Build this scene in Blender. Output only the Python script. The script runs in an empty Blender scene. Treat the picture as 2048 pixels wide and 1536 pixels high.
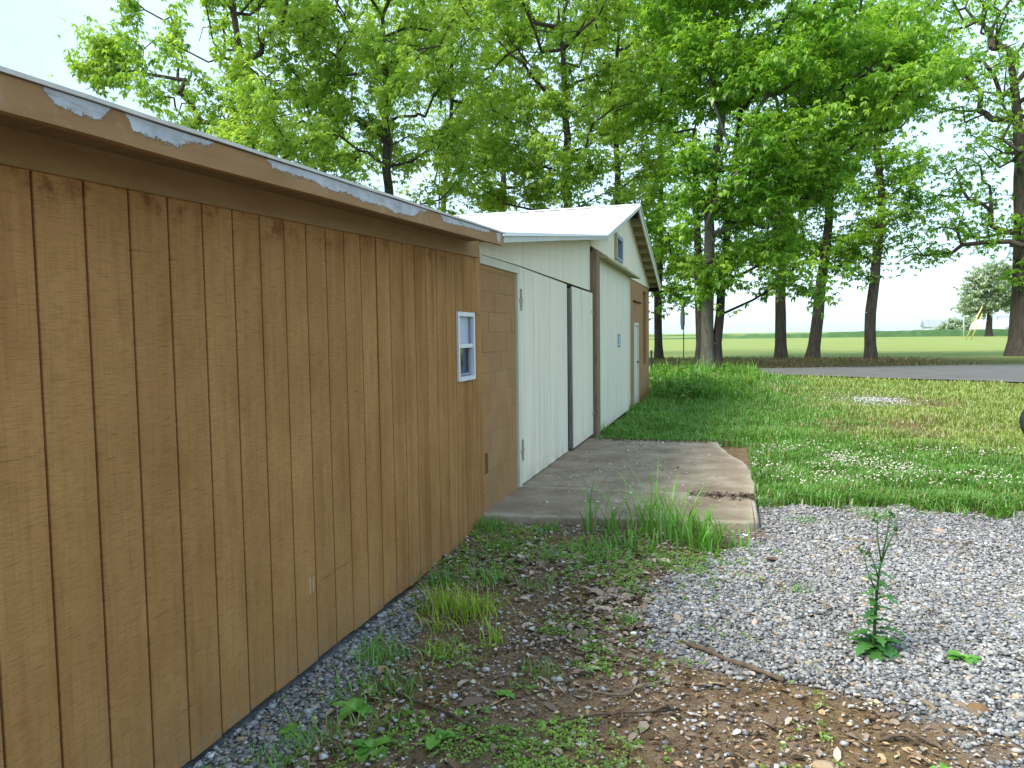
import bpy, bmesh, math
import numpy as np
from mathutils import Matrix, Vector

rng = np.random.default_rng(7)
scene = bpy.context.scene
col = scene.collection
R = math.radians

# ------------------------------------------------------------------ camera
yaw, pitch, roll = R(16.43), R(-3.75), 0.013
fw = Vector((-math.sin(yaw)*math.cos(pitch), math.cos(yaw)*math.cos(pitch), math.sin(pitch)))
rt = Vector((math.cos(yaw), math.sin(yaw), 0))
up = rt.cross(fw)
c_, s_ = math.cos(roll), math.sin(roll)
rt2 = rt*c_ - up*s_
up2 = rt*s_ + up*c_
cam_data = bpy.data.cameras.new('camera')
cam = bpy.data.objects.new('camera', cam_data)
col.objects.link(cam)
M = Matrix(((rt2.x, up2.x, -fw.x, 0), (rt2.y, up2.y, -fw.y, 0), (rt2.z, up2.z, -fw.z, 1.6), (0, 0, 0, 1)))
cam.matrix_world = M
cam_data.sensor_width = 36
cam_data.lens = 1480/2048*36
cam_data.clip_start = 0.05
cam_data.clip_end = 6000
scene.camera = cam

# ------------------------------------------------------------------ sky and sun
SUN_EL, SUN_AZ = R(50), math.atan2(-0.69, -0.72)      # the sun stands to the left and a little behind the camera
world = bpy.data.worlds.new('World')
scene.world = world
world.use_nodes = True
wn, wl = world.node_tree.nodes, world.node_tree.links
wn.clear()
sky = wn.new('ShaderNodeTexSky'); sky.sky_type = 'NISHITA'; sky.sun_disc = False
sky.sun_elevation = SUN_EL
sky.sun_rotation = math.pi/2 - SUN_AZ
sky.air_density = 1.0; sky.dust_density = 1.5; sky.ozone_density = 1.0
tc = wn.new('ShaderNodeTexCoord')
mp = wn.new('ShaderNodeMapping'); mp.inputs['Scale'].default_value = (1.0, 1.0, 2.6)
nz = wn.new('ShaderNodeTexNoise'); nz.inputs['Scale'].default_value = 2.3; nz.inputs['Detail'].default_value = 7; nz.inputs['Roughness'].default_value = 0.55
rp = wn.new('ShaderNodeValToRGB')
rp.color_ramp.elements[0].position = 0.36; rp.color_ramp.elements[0].color = (0.50, 0.50, 0.50, 1)
rp.color_ramp.elements[1].position = 0.60; rp.color_ramp.elements[1].color = (0.93, 0.93, 0.93, 1)
mx = wn.new('ShaderNodeMixRGB'); mx.inputs['Color2'].default_value = (2.95, 4.0, 4.85, 1)
bg = wn.new('ShaderNodeBackground'); bg.inputs['Strength'].default_value = 0.08
wo = wn.new('ShaderNodeOutputWorld')
wl.new(tc.outputs['Generated'], mp.inputs['Vector']); wl.new(mp.outputs[0], nz.inputs['Vector'])
wl.new(nz.outputs['Fac'], rp.inputs['Fac']); wl.new(rp.outputs['Color'], mx.inputs['Fac'])
wl.new(sky.outputs['Color'], mx.inputs['Color1']); wl.new(mx.outputs[0], bg.inputs['Color']); wl.new(bg.outputs[0], wo.inputs['Surface'])

sl = bpy.data.lights.new('sun', 'SUN')
sl.energy = 1.35; sl.angle = R(22); sl.color = (1.0, 0.95, 0.86)
sun = bpy.data.objects.new('sun', sl); col.objects.link(sun)
to_sun = Vector((math.cos(SUN_AZ)*math.cos(SUN_EL), math.sin(SUN_AZ)*math.cos(SUN_EL), math.sin(SUN_EL)))
sun.rotation_euler = to_sun.to_track_quat('Z', 'Y').to_euler()
sun.location = (-30, -20, 40)

scene.view_settings.view_transform = 'Standard'
scene.view_settings.look = 'None'
scene.view_settings.gamma = 1.0
scene.view_settings.use_curve_mapping = False
scene.view_settings.exposure = 2.05
scene.render.engine = 'CYCLES'
scene.render.resolution_x = 1024; scene.render.resolution_y = 768

# ------------------------------------------------------------------ helpers
def tag(o, label=None, cat=None, group=None, kind=None):
    if label: o['label'] = label
    if cat: o['category'] = cat
    if group: o['group'] = group
    if kind: o['kind'] = kind
    return o

def empty(name, loc=(0, 0, 0), label=None, cat=None, group=None):
    o = bpy.data.objects.new(name, None); col.objects.link(o)
    o.location = loc; o.empty_display_size = 0.2
    return tag(o, label, cat, group)

def link(name, me, mat, parent=None, loc=None):
    o = bpy.data.objects.new(name, me); col.objects.link(o)
    if mat is not None and len(me.materials) == 0: me.materials.append(mat)
    if loc is not None: o.location = loc
    if parent is not None:
        o.parent = parent
        pl = Vector((0, 0, 0)); p = parent
        while p is not None:
            pl += p.location; p = p.parent
        o.location = Vector(o.location) - pl
    return o

def mesh(name, V, F, mat, parent=None, smooth=False, attrs=None):
    me = bpy.data.meshes.new(name)
    me.from_pydata([tuple(map(float, v)) for v in V], [], [tuple(map(int, q)) for q in F])
    me.update()
    if smooth: me.polygons.foreach_set('use_smooth', [True]*len(me.polygons))
    for k, v in (attrs or {}).items():
        a = me.attributes.new(k, 'FLOAT', 'POINT'); a.data.foreach_set('value', np.asarray(v, np.float32))
    return link(name, me, mat, parent)

def big(name, V, T, mat, parent=None, smooth=False, cols=None, floats=None):
    """large triangle mesh from arrays"""
    V = np.asarray(V, np.float32); T = np.asarray(T, np.int32)
    me = bpy.data.meshes.new(name)
    me.vertices.add(len(V)); me.vertices.foreach_set('co', V.ravel())
    n = T.shape[1]
    me.loops.add(T.size); me.loops.foreach_set('vertex_index', T.ravel())
    me.polygons.add(len(T))
    me.polygons.foreach_set('loop_start', np.arange(len(T), dtype=np.int32)*n)
    me.polygons.foreach_set('loop_total', np.full(len(T), n, np.int32))
    if smooth: me.polygons.foreach_set('use_smooth', np.ones(len(T), bool))
    me.update(calc_edges=True)
    if cols is not None:
        a = me.attributes.new('tint', 'FLOAT_COLOR', 'POINT')
        cc = np.ones((len(V), 4), np.float32); cc[:, :3] = cols
        a.data.foreach_set('color', cc.ravel())
    for k, v in (floats or {}).items():
        a = me.attributes.new(k, 'FLOAT', 'POINT'); a.data.foreach_set('value', np.asarray(v, np.float32))
    return link(name, me, mat, parent)

def hexa(name, P, mat, parent=None, bev=0.0):
    """eight corners: bottom ring then top ring, counter-clockwise seen from above"""
    F = [(3, 2, 1, 0), (4, 5, 6, 7), (0, 1, 5, 4), (1, 2, 6, 5), (2, 3, 7, 6), (3, 0, 4, 7)]
    if bev <= 0: return mesh(name, P, F, mat, parent)
    bm = bmesh.new(); vs = [bm.verts.new(p) for p in P]
    for q in F: bm.faces.new([vs[i] for i in q])
    bmesh.ops.bevel(bm, geom=list(bm.edges), offset=bev, segments=1, affect='EDGES')
    me = bpy.data.meshes.new(name); bm.to_mesh(me); bm.free()
    return link(name, me, mat, parent)

def box(name, x0, x1, y0, y1, z0, z1, mat, parent=None, bev=0.0):
    return hexa(name, [(x0, y0, z0), (x1, y0, z0), (x1, y1, z0), (x0, y1, z0), (x0, y0, z1), (x1, y0, z1), (x1, y1, z1), (x0, y1, z1)], mat, parent, bev)

def bar(name, x0, x1, ya, yb, za0, za1, zb0, zb1, mat, parent=None, bev=0.0):
    """a board running along Y whose height changes from end a to end b"""
    return hexa(name, [(x0, ya, za0), (x1, ya, za0), (x1, yb, zb0), (x0, yb, zb0), (x0, ya, za1), (x1, ya, za1), (x1, yb, zb1), (x0, yb, zb1)], mat, parent, bev)

def tubes(segs, n=6):
    """segs: list of (p0, p1, r0, r1) -> V, quads"""
    A = np.array([s[0] for s in segs], float); B = np.array([s[1] for s in segs], float)
    r0 = np.array([s[2] for s in segs]); r1 = np.array([s[3] for s in segs])
    D = B - A; L = np.linalg.norm(D, axis=1, keepdims=True); D /= np.maximum(L, 1e-6)
    ref = np.where(np.abs(D[:, 2:3]) > .9, np.array([[1., 0, 0]]), np.array([[0, 0, 1.]]))
    U = np.cross(D, ref); U /= np.linalg.norm(U, axis=1, keepdims=True); W = np.cross(D, U)
    an = np.arange(n)/n*2*np.pi
    ring = np.cos(an)[None, :, None]*U[:, None, :] + np.sin(an)[None, :, None]*W[:, None, :]
    V0 = A[:, None, :] + ring*r0[:, None, None]; V1 = B[:, None, :] + ring*r1[:, None, None]
    V = np.concatenate([V0, V1], axis=1).reshape(-1, 3)
    k = np.arange(n); k2 = (k+1) % n
    q = np.stack([k, k2, k2+n, k+n], 1)
    Q = (q[None] + (np.arange(len(segs))*2*n)[:, None, None]).reshape(-1, 4)
    return V, Q

def polytube(pts, rad, n=7):
    """one continuous tube along a polyline with end caps"""
    pts = np.asarray(pts, float); rad = np.asarray(rad, float); m = len(pts)
    D = np.gradient(pts, axis=0); D /= np.maximum(np.linalg.norm(D, axis=1, keepdims=True), 1e-9)
    ref = np.array([0, 0, 1.]) if abs(D[0, 2]) < .8 else np.array([1., 0, 0])
    U = np.cross(D, ref); U /= np.linalg.norm(U, axis=1, keepdims=True); W = np.cross(D, U)
    an = np.arange(n)/n*2*np.pi
    V = (pts[:, None] + rad[:, None, None]*(np.cos(an)[None, :, None]*U[:, None] + np.sin(an)[None, :, None]*W[:, None])).reshape(-1, 3)
    F = []
    for i in range(m-1):
        for k in range(n):
            F.append((i*n+k, i*n+(k+1) % n, (i+1)*n+(k+1) % n, (i+1)*n+k))
    F.append(tuple(range(n))[::-1]); F.append(tuple((m-1)*n+k for k in range(n)))
    return V, F

_lat = rng.random((256, 256))
def noise2(x, y, s=1.0, o=0):
    x = np.asarray(x, float)*s + 37.3*o; y = np.asarray(y, float)*s + 91.7*o
    xi = np.floor(x).astype(int); yi = np.floor(y).astype(int); fx = x-xi; fy = y-yi
    fx = fx*fx*(3-2*fx); fy = fy*fy*(3-2*fy)
    g = lambda a, b: _lat[a % 256, b % 256]
    return (g(xi, yi)*(1-fx)+g(xi+1, yi)*fx)*(1-fy) + (g(xi, yi+1)*(1-fx)+g(xi+1, yi+1)*fx)*fy
def fbm(x, y, s=1.0, o=0, n=4):
    t = 0; a = .5; w = 0
    for i in range(n):
        t = t + a*noise2(x, y, s*2**i, o+i*3); w += a; a *= .5
    return t/w
def sstep(a, b, x):
    t = np.clip((np.asarray(x, float)-a)/(b-a), 0, 1); return t*t*(3-2*t)

# ------------------------------------------------------------------ materials
class NT:
    def __init__(s, name):
        s.m = bpy.data.materials.new(name); s.m.use_nodes = True
        s.n = s.m.node_tree.nodes; s.l = s.m.node_tree.links
        s.b = s.n['Principled BSDF']; s.out = s.n['Material Output']
        s.pos = s.n.new('ShaderNodeNewGeometry').outputs['Position']
    def node(s, t, **k):
        n = s.n.new(t)
        for a, v in k.items(): setattr(n, a, v)
        return n
    def put(s, sock, v):
        if isinstance(v, bpy.types.NodeSocket): s.l.new(v, sock)
        elif isinstance(v, (tuple, list)) and len(v) == 3 and sock.type == 'RGBA': sock.default_value = (*v, 1)
        else: sock.default_value = v
    def noise(s, scale, detail=4, rough=.5, vec=None, stretch=None, dist=0):
        v = vec if vec is not None else s.pos
        if stretch:
            mpn = s.node('ShaderNodeMapping'); s.l.new(v, mpn.inputs[0]); mpn.inputs['Scale'].default_value = stretch; v = mpn.outputs[0]
        n = s.node('ShaderNodeTexNoise'); s.l.new(v, n.inputs['Vector'])
        n.inputs['Scale'].default_value = scale; n.inputs['Detail'].default_value = detail; n.inputs['Roughness'].default_value = rough; n.inputs['Distortion'].default_value = dist
        return n.outputs['Fac']
    def ramp(s, fac, stops):
        r = s.node('ShaderNodeValToRGB'); e = r.color_ramp.elements
        while len(e) < len(stops): e.new(0.5)
        for el, (p, c) in zip(e, stops):
            el.position = p; el.color = (*c, 1) if isinstance(c, (tuple, list)) else (c, c, c, 1)
        s.l.new(fac, r.inputs[0]); return r.outputs[0]
    def mix(s, f, a, b, mode='MIX'):
        n = s.node('ShaderNodeMixRGB', blend_type=mode); s.put(n.inputs[0], f); s.put(n.inputs[1], a); s.put(n.inputs[2], b); return n.outputs[0]
    def math(s, op, a, b=0.0, clamp=False):
        n = s.node('ShaderNodeMath', operation=op, use_clamp=clamp); s.put(n.inputs[0], a); s.put(n.inputs[1], b); return n.outputs[0]
    def attr(s, name, vec=False):
        n = s.node('ShaderNodeAttribute', attribute_name=name); return n.outputs['Color' if vec else 'Fac']
    def rand(s): return s.node('ShaderNodeObjectInfo').outputs['Random']
    def xyz(s):
        n = s.node('ShaderNodeSeparateXYZ'); s.l.new(s.pos, n.inputs[0]); return n.outputs
    def bump(s, h, strength=.3, dist=.01):
        n = s.node('ShaderNodeBump'); n.inputs['Strength'].default_value = strength; n.inputs['Distance'].default_value = dist
        s.l.new(h, n.inputs['Height']); s.l.new(n.outputs[0], s.b.inputs['Normal'])
    def done(s, color, rough=.8, spec=.3):
        s.put(s.b.inputs['Base Color'], color); s.put(s.b.inputs['Roughness'], rough); s.b.inputs['Specular IOR Level'].default_value = spec
        return s.m

def mat_brown_planks():
    t = NT('brown_painted_plywood')
    fine = t.noise(1.0, 5, .75, stretch=(4, 16, 190))         # fine horizontal saw marks
    grain = t.noise(1.0, 5, .7, stretch=(8, 75, 3.2))          # fine upright grain
    vert = t.noise(1.0, 5, .62, stretch=(8, 8, 0.8))           # upright weathering
    blot = t.noise(2.3, 6, .65)
    c = t.ramp(vert, [(.30, (.235, .113, .038)), (.48, (.365, .202, .080)), (.66, (.295, .146, .048))])
    c = t.mix(.45, c, t.ramp(blot, [(.32, (.235, .115, .037)), (.68, (.42, .240, .095))]))
    yb = t.ramp(t.math('MULTIPLY', t.xyz()[1], 1/8, True), [(.36, .15), (.58, 1.0)])
    st = t.ramp(t.noise(1.0, 6, .65, stretch=(6, 6, .5)), [(.47, 0.0), (.60, 1.0)])
    c = t.mix(t.math('MULTIPLY', t.math('MULTIPLY', yb, st), .6), c, (.205, .085, .020))
    c = t.mix(t.ramp(grain, [(.36, .25), (.5, 0.0)]), c, (.17, .088, .03))
    c = t.mix(t.ramp(fine, [(.36, .55), (.50, 0.0)]), c, (.16, .085, .03))
    c = t.mix(t.ramp(fine, [(.56, 0.0), (.70, .35)]), c, (.40, .26, .12))
    saw = t.ramp(t.noise(1.0, 4, .65, stretch=(2, 1.6, 24)), [(.28, .65), (.335, 0.0)])
    c = t.mix(saw, c, (.11, .058, .02))
    rust = t.math('MULTIPLY', t.ramp(t.noise(7, 5, .7), [(.50, 0.0), (.62, .8)]), t.ramp(t.math('SUBTRACT', t.math('SUBTRACT', t.xyz()[2], t.math('MULTIPLY', t.xyz()[1], .0325)), 1.0), [(.90, 0.0), (1.0, 1.0)]))
    c = t.mix(rust, c, (.16, .055, .02))
    pale = t.math('MULTIPLY', t.ramp(t.noise(9, 6, .75), [(.64, 0.0), (.74, 1.0)]), t.ramp(t.xyz()[2], [(.0, .9), (.22, .3), (.45, 0.0)]))
    c = t.mix(pale, c, (.50, .42, .33))
    splash = t.math('MULTIPLY', t.ramp(t.xyz()[2], [(.0, .85), (.16, .25), (.34, 0.0)]), t.ramp(t.noise(14, 6, .75), [(.42, 0.0), (.62, 1.0)]))
    c = t.mix(splash, c, (.23, .165, .105))
    c = t.mix(1.0, c, t.ramp(t.rand(), [(0, (1.08, 1.01, .90)), (1, (1.22, 1.145, 1.02))]), 'MULTIPLY')
    t.bump(t.math('ADD', fine, t.math('MULTIPLY', grain, .7)), .55, .004)
    return t.done(c, .85, .2)

def plain(name, col1, col2, scale=6, rough=.7, spec=.3, bump=.15, stretch=None, bd=.004):
    t = NT(name); n = t.noise(scale, 5, .6, stretch=stretch)
    c = t.ramp(n, [(.3, col1), (.7, col2)])
    if bump: t.bump(t.noise(scale*6, 4, .6, stretch=stretch), bump, bd)
    return t.done(c, rough, spec)

def mat_fascia():
    t = NT('peeling_brown_fascia')
    base = t.ramp(t.noise(5, 6, .65, stretch=(1, .5, 3)), [(.3, (.245, .128, .047)), (.7, (.335, .188, .078))])
    # depth of peeling along the board, read from the wall's own length
    y = t.math('DIVIDE', t.math('SUBTRACT', t.xyz()[1], 1.2), 4.4, True)
    prof = [(1.2, 0), (1.50, 0), (1.54, .62), (1.68, .60), (1.73, 0), (1.77, .02), (1.80, .62), (1.98, .75), (2.04, .35), (2.12, .30), (2.16, 0), (2.45, 0), (2.49, .42), (2.78, .50), (2.90, .70), (3.10, .62), (3.22, .80), (3.40, .72), (3.60, .95), (3.80, .85), (3.88, .35), (4.05, 0), (4.18, 0), (4.24, .55), (4.60, .48), (5.10, .42), (5.18, .02), (5.30, .02), (5.33, .95), (5.38, 1.1), (5.44, 0)]
    d = t.ramp(y, [((a-1.2)/4.4, b*.8) for a, b in prof])
    v = t.attr('v')
    jag = t.math('MULTIPLY', t.math('SUBTRACT', t.noise(26, 7, .8), .5), .8)
    k = t.math('SUBTRACT', t.math('ADD', v, d), t.math('ADD', 1.0, jag))
    mask = t.ramp(k, [(.0, 0.0), (.03, 1.0)])
    mask = t.math('MULTIPLY', mask, t.ramp(d, [(.02, 0.0), (.08, 1.0)]))
    c = t.mix(mask, base, t.ramp(t.noise(14, 4), [(.3, (.36, .37, .39)), (.7, (.50, .51, .53))]))
    edge = t.math('MULTIPLY', t.ramp(t.math('ADD', k, .5), [(.44, 0.0), (.49, .8), (.515, .8), (.54, 0.0)]), t.ramp(d, [(.02, 0.0), (.08, 1.0)]))
    c = t.mix(edge, c, (.13, .075, .035))
    bare = t.math('MULTIPLY', mask, t.ramp(t.noise(1.0, 6, .75, stretch=(20, 7, 60)), [(.52, 0.0), (.64, .75)]))
    c = t.mix(bare, c, (.27, .24, .20))
    faint = t.ramp(t.noise(4, 6, .7), [(.58, 0.0), (.75, .35)])
    c = t.mix(faint, c, (.5, .40, .30))
    t.bump(t.noise(40, 4), .25, .004)
    return t.done(c, .7, .3)

def mat_cream(name, base=(.62, .63, .52), dirt=.4, fine=(9, 30, .8)):
    t = NT(name)
    n = t.noise(1.0, 5, .65, stretch=fine)
    c = t.mix(t.ramp(n, [(.35, .45), (.62, 0.0)]), base, tuple(b*.82 for b in base))
    g = t.ramp(t.noise(1.0, 6, .7, stretch=(5, 14, .7)), [(.47, 0.0), (.70, dirt)])
    c = t.mix(g, c, (.44, .45, .43))
    chips = t.ramp(t.noise(1.0, 5, .7, stretch=(18, 18, 6)), [(.70, 0.0), (.76, .5)])
    c = t.mix(chips, c, (.36, .33, .27))
    low = t.ramp(t.xyz()[2], [(.0, .8), (.25, .0)])
    c = t.mix(t.math('MULTIPLY', low, t.ramp(t.noise(7, 5), [(.4, 0.0), (.6, .7)])), c, (.40, .31, .21))
    c = t.mix(1.0, c, t.ramp(t.rand(), [(0, .94), (1, 1.0)]), 'MULTIPLY')
    t.bump(n, .25, .004)
    return t.done(c, .75, .25)

def mat_block():
    t = NT('brown_painted_block')
    c = t.ramp(t.noise(3, 5, .6), [(.3, (.30, .165, .070)), (.7, (.37, .212, .096))])
    c = t.mix(1.0, c, t.ramp(t.rand(), [(0, .93), (1, 1.0)]), 'MULTIPLY')
    t.bump(t.noise(90, 4, .7), .3, .004)
    return t.done(c, .85, .2)

def mat_leaf(name, a, b, trans=.45):
    t = NT(name)
    tint = t.attr('tint', True)
    c = tint if a is None else t.mix(tint, a, b)
    n = t.n
    df = n.new('ShaderNodeBsdfDiffuse'); tr = n.new('ShaderNodeBsdfTranslucent'); gl = n.new('ShaderNodeBsdfGlossy')
    ms = n.new('ShaderNodeMixShader'); m2 = n.new('ShaderNodeMixShader')
    t.l.new(c, df.inputs['Color'])
    t.l.new(t.mix(1.0, c, (1.15, 1.2, .6), 'MULTIPLY'), tr.inputs['Color'])
    gl.inputs['Roughness'].default_value = .45
    ms.inputs[0].default_value = trans
    t.l.new(df.outputs[0], ms.inputs[1]); t.l.new(tr.outputs[0], ms.inputs[2])
    m2.inputs[0].default_value = .05
    t.l.new(ms.outputs[0], m2.inputs[1]); t.l.new(gl.outputs[0], m2.inputs[2])
    t.l.new(m2.outputs[0], t.out.inputs['Surface'])
    n.remove(t.b)
    return t.m

def mat_tint(name, rough=.85, spec=.25, nscale=60, amt=.35):
    t = NT(name)
    c = t.mix(amt, t.attr('tint', True), t.mix(1.0, t.attr('tint', True), t.ramp(t.noise(nscale, 4), [(.3, .5), (.7, 1.0)]), 'MULTIPLY'))
    return t.done(c, rough, spec)

def mat_bark(name, a, b):
    t = NT(name)
    n = t.noise(1.0, 6, .7, stretch=(9, 9, 1.6))
    c = t.ramp(n, [(.3, a), (.7, b)])
    t.bump(n, .9, .05)
    return t.done(c, .95, .1)

def mat_glass(name, colr, rough=.05):
    t = NT(name); t.b.inputs['IOR'].default_value = 1.5
    return t.done(t.ramp(t.noise(3, 2), [(.3, colr), (.7, tuple(v*1.15 for v in colr))]), rough, .6)

def mat_metal_roof():
    t = NT('white_metal_roof')
    n = t.noise(1.5, 5, .6)
    c = t.ramp(n, [(.3, (.78, .78, .78)), (.7, (.84, .84, .84))])
    return t.done(c, .42, .5)

def mat_ground():
    t = NT('yard_ground')
    dirt = t.ramp(t.noise(9, 8, .7), [(.28, (.085, .055, .033)), (.5, (.215, .142, .083)), (.72, (.34, .245, .155))])
    dirt = t.mix(t.ramp(t.noise(55, 6, .8), [(.36, .8), (.50, 0.0)]), dirt, (.028, .019, .012))
    speck = t.ramp(t.noise(110, 4, .75), [(.56, 0.0), (.64, .85)])
    dirt = t.mix(speck, dirt, (.30, .26, .21))
    moss = t.ramp(t.noise(60, 7, .8), [(.34, (.055, .034, .012)), (.5, (.17, .105, .030)), (.66, (.33, .215, .075))])
    grav = t.ramp(t.noise(45, 5, .7), [(.3, (.13, .132, .138)), (.5, (.24, .241, .244)), (.72, (.37, .37, .368))])
    lawn = t.ramp(t.noise(6, 8, .7), [(.3, (.045, .085, .016)), (.55, (.10, .135, .03)), (.75, (.20, .185, .07))])
    straw = t.ramp(t.noise(5, 8, .7), [(.3, (.09, .058, .028)), (.55, (.18, .118, .055)), (.75, (.29, .205, .10))])
    field = t.mix(t.ramp(t.noise(.35, 8, .65, stretch=(.25, 1.2, 1)), [(.3, 0.0), (.7, 1.0)]), (.19, .245, .065), (.30, .345, .115))
    field = t.mix(t.ramp(t.noise(9, 4, .7), [(.3, .0), (.7, .35)]), field, (.20, .25, .07))
    c = lawn
    c = t.mix(t.attr('field'), c, field)
    c = t.mix(t.attr('straw'), c, straw)
    c = t.mix(t.attr('dirt'), c, dirt)
    c = t.mix(t.attr('moss'), c, moss)
    c = t.mix(t.attr('gravel'), c, grav)
    t.bump(t.noise(60, 6, .7), .8, .02)
    return t.done(c, .95, .1)

def mat_asphalt():
    t = NT('asphalt')
    c = t.ramp(t.noise(30, 6, .7), [(.3, (.085, .082, .078)), (.7, (.15, .145, .138))])
    c = t.mix(t.ramp(t.noise(.9, 5, .6), [(.35, 0.0), (.65, .5)]), c, (.17, .165, .158))
    t.bump(t.noise(120, 4), .4, .01)
    return t.done(c, .9, .2)

def mat_concrete():
    t = NT('stained_concrete')
    c = t.ramp(t.noise(2.6, 8, .65), [(.28, (.165, .118, .080)), (.5, (.275, .212, .150)), (.72, (.39, .325, .245))])
    st = t.ramp(t.noise(1.1, 5, .6), [(.45, 0.0), (.7, .6)])
    c = t.mix(st, c, (.225, .160, .105))
    c = t.mix(t.ramp(t.noise(40, 4, .7), [(.62, 0.0), (.72, .5)]), c, (.42, .40, .36))
    c = t.mix(t.math('MULTIPLY', t.attr('edge'), t.ramp(t.noise(9, 5, .7), [(.35, .2), (.6, .9)])), c, (.46, .40, .31))
    t.bump(t.noise(70, 6, .7), .5, .006)
    return t.done(c, .9, .2)

MAT = dict(
    plank=mat_brown_planks(), fascia=mat_fascia(), block=mat_block(),
    frieze=plain('brown_trim_paint', (.25, .142, .055), (.32, .19, .08), 3, .75, .25, .2, (2, 1, 6)),
    groove=plain('dark_groove', (.055, .033, .016), (.085, .05, .024), 8, .9, .1),
    dark=plain('shaded_cavity', (.012, .011, .010), (.02, .018, .016), 8, .9, .1),
    soffit=plain('raw_soffit_wood', (.19, .115, .05), (.26, .165, .08), 5, .85, .2, .3, (1, 6, 1)),
    cream=mat_cream('cream_siding', (.80, .73, .56), .18),
    cream_door=mat_cream('weathered_cream_door', (.80, .73, .575), .58),
    cream_trim=mat_cream('cream_trim', (.64, .62, .48), .35, (9, 9, 3)),
    gutter=mat_cream('cream_fascia_trim', (.60, .60, .53), .5, (6, 3, 9)),
    roof=mat_metal_roof(), roof_edge=plain('roof_edge_metal', (.46, .43, .37), (.60, .57, .50), 12, .5, .4),
    vinyl=plain('white_vinyl', (.58, .59, .59), (.68, .69, .69), 6, .4, .5, 0),
    sash=plain('blue_grey_sash', (.20, .235, .31), (.26, .29, .37), 6, .5, .4, 0),
    shade=plain('pale_window_shade', (.36, .39, .48), (.44, .47, .56), 4, .35, .5, 0),
    pane_dark=mat_glass('dark_glass', (.035, .045, .055)), pane_blue=mat_glass('blue_glass', (.14, .175, .24), .1),
    post=plain('brown_post', (.19, .125, .075), (.27, .19, .12), 5, .8, .2, .3, (8, 8, 1)),
    grey_wood=plain('weathered_grey_wood', (.15, .14, .12), (.26, .24, .21), 5, .9, .15, .4, (12, 12, 1)),
    track=plain('olive_track_cover', (.34, .31, .17), (.43, .39, .23), 6, .75, .25, .2, (2, 1, 2)),
    lookout=plain('lookout_wood', (.34, .29, .15), (.44, .38, .22), 8, .8, .2),
    sheath=plain('roof_sheathing', (.24, .18, .10), (.32, .25, .14), 6, .85, .2),
    plate=plain('blue_plate', (.13, .19, .30), (.2, .26, .38), 30, .5, .4, 0), plate_mark=plain('pale_plate_marks', (.5, .55, .6), (.6, .65, .7), 20, .5, .4, 0),
    hinge=plain('rusted_hinge', (.30, .24, .19), (.48, .43, .35), 30, .8, .3),
    chalk=plain('chalk_white', (.40, .31, .21), (.52, .43, .32), 30, .9, .1, 0),
    ground=mat_ground(), asphalt=mat_asphalt(), concrete=mat_concrete(),
    bark=mat_bark('dark_bark', (.035, .029, .023), (.095, .080, .062)), bark_pale=mat_bark('pale_bark', (.085, .08, .062), (.185, .175, .135)),
    bark_grey=mat_bark('grey_brown_bark', (.055, .045, .036), (.14, .115, .086)),
    leaf_light=mat_leaf('spring_leaf', (.17, .335, .035), (.50, .64, .13), .55),
    leaf_dark=mat_leaf('deep_green_leaf', (.085, .26, .018), (.40, .60, .075), .57),
    leaf_far=mat_leaf('hazed_far_leaf', (.28, .36, .25), (.44, .52, .38), .4),  # distance haze is put into this pale leaf colour
    blade=mat_leaf('grass_blade', None, None, .4),
    stone=mat_tint('gravel_stone', .85, .3), litter=mat_tint('dead_leaf', .9, .15), petal=mat_tint('white_petal', .8, .2, 60, 0),
    twig=plain('twig_bark', (.085, .06, .04), (.19, .145, .10), 30, .9, .1, .4), straw_twig=plain('bleached_stick', (.15, .115, .08), (.27, .215, .155), 30, .9, .1, .4),
    rubber=plain('tyre_rubber', (.02, .021, .024), (.035, .036, .04), 20, .75, .3), rim=plain('steel_rim', (.35, .36, .38), (.45, .46, .48), 10, .4, .5, 0),
    green_metal=plain('dark_green_metal', (.015, .04, .035), (.025, .06, .05), 20, .6, .3, 0), sign_teal=plain('teal_sign', (.01, .13, .12), (.015, .16, .15), 10, .5, .4, 0),
    galv=plain('sign_back', (.03, .045, .07), (.05, .065, .1), 10, .5, .4, 0), yellow=plain('yellow_guard', (.58, .47, .16), (.68, .56, .22), 8, .5, .3, 0),
    pole=plain('utility_pole_wood', (.07, .055, .04), (.12, .1, .075), 4, .9, .1), white=plain('far_white_wall', (.72, .73, .75), (.8, .81, .83), 1, .7, .3, 0),
    slate=plain('far_grey_roof', (.27, .30, .34), (.34, .37, .41), 1, .8, .2, 0), crop=plain('dark_crop', (.06, .13, .05), (.10, .18, .075), .6, .9, .1, 0),
)

# ------------------------------------------------------------------ ground
def ground_z(x, y):
    x = np.asarray(x, float); y = np.asarray(y, float)
    z = (fbm(x, y, 1.3, 2)-.5)*.05*sstep(60, 20, y)
    near_wall = sstep(-1.1, -1.9, x)
    z = z*(1-.8*near_wall) + near_wall*(-.045*sstep(4.9, 4.2, y) + .05*sstep(4.9, 5.8, y)*sstep(6.4, 5.9, y))
    z = z - .012*sstep(0, .6, x)*sstep(7.5, 6.5, y)
    slab = sstep(-2.6, -2.2, x)*sstep(.6, .3, x)*sstep(5.7, 6.0, y)*sstep(11.2, 10.7, y)
    z = z*(1-slab) + slab*(-.01)
    z = z - .03*sstep(24, 27, y)*sstep(38, 34, y)*0
    road = sstep(22, 26, y)*sstep(42, 38, y)
    z = z*(1-.9*road)
    return z

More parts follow.
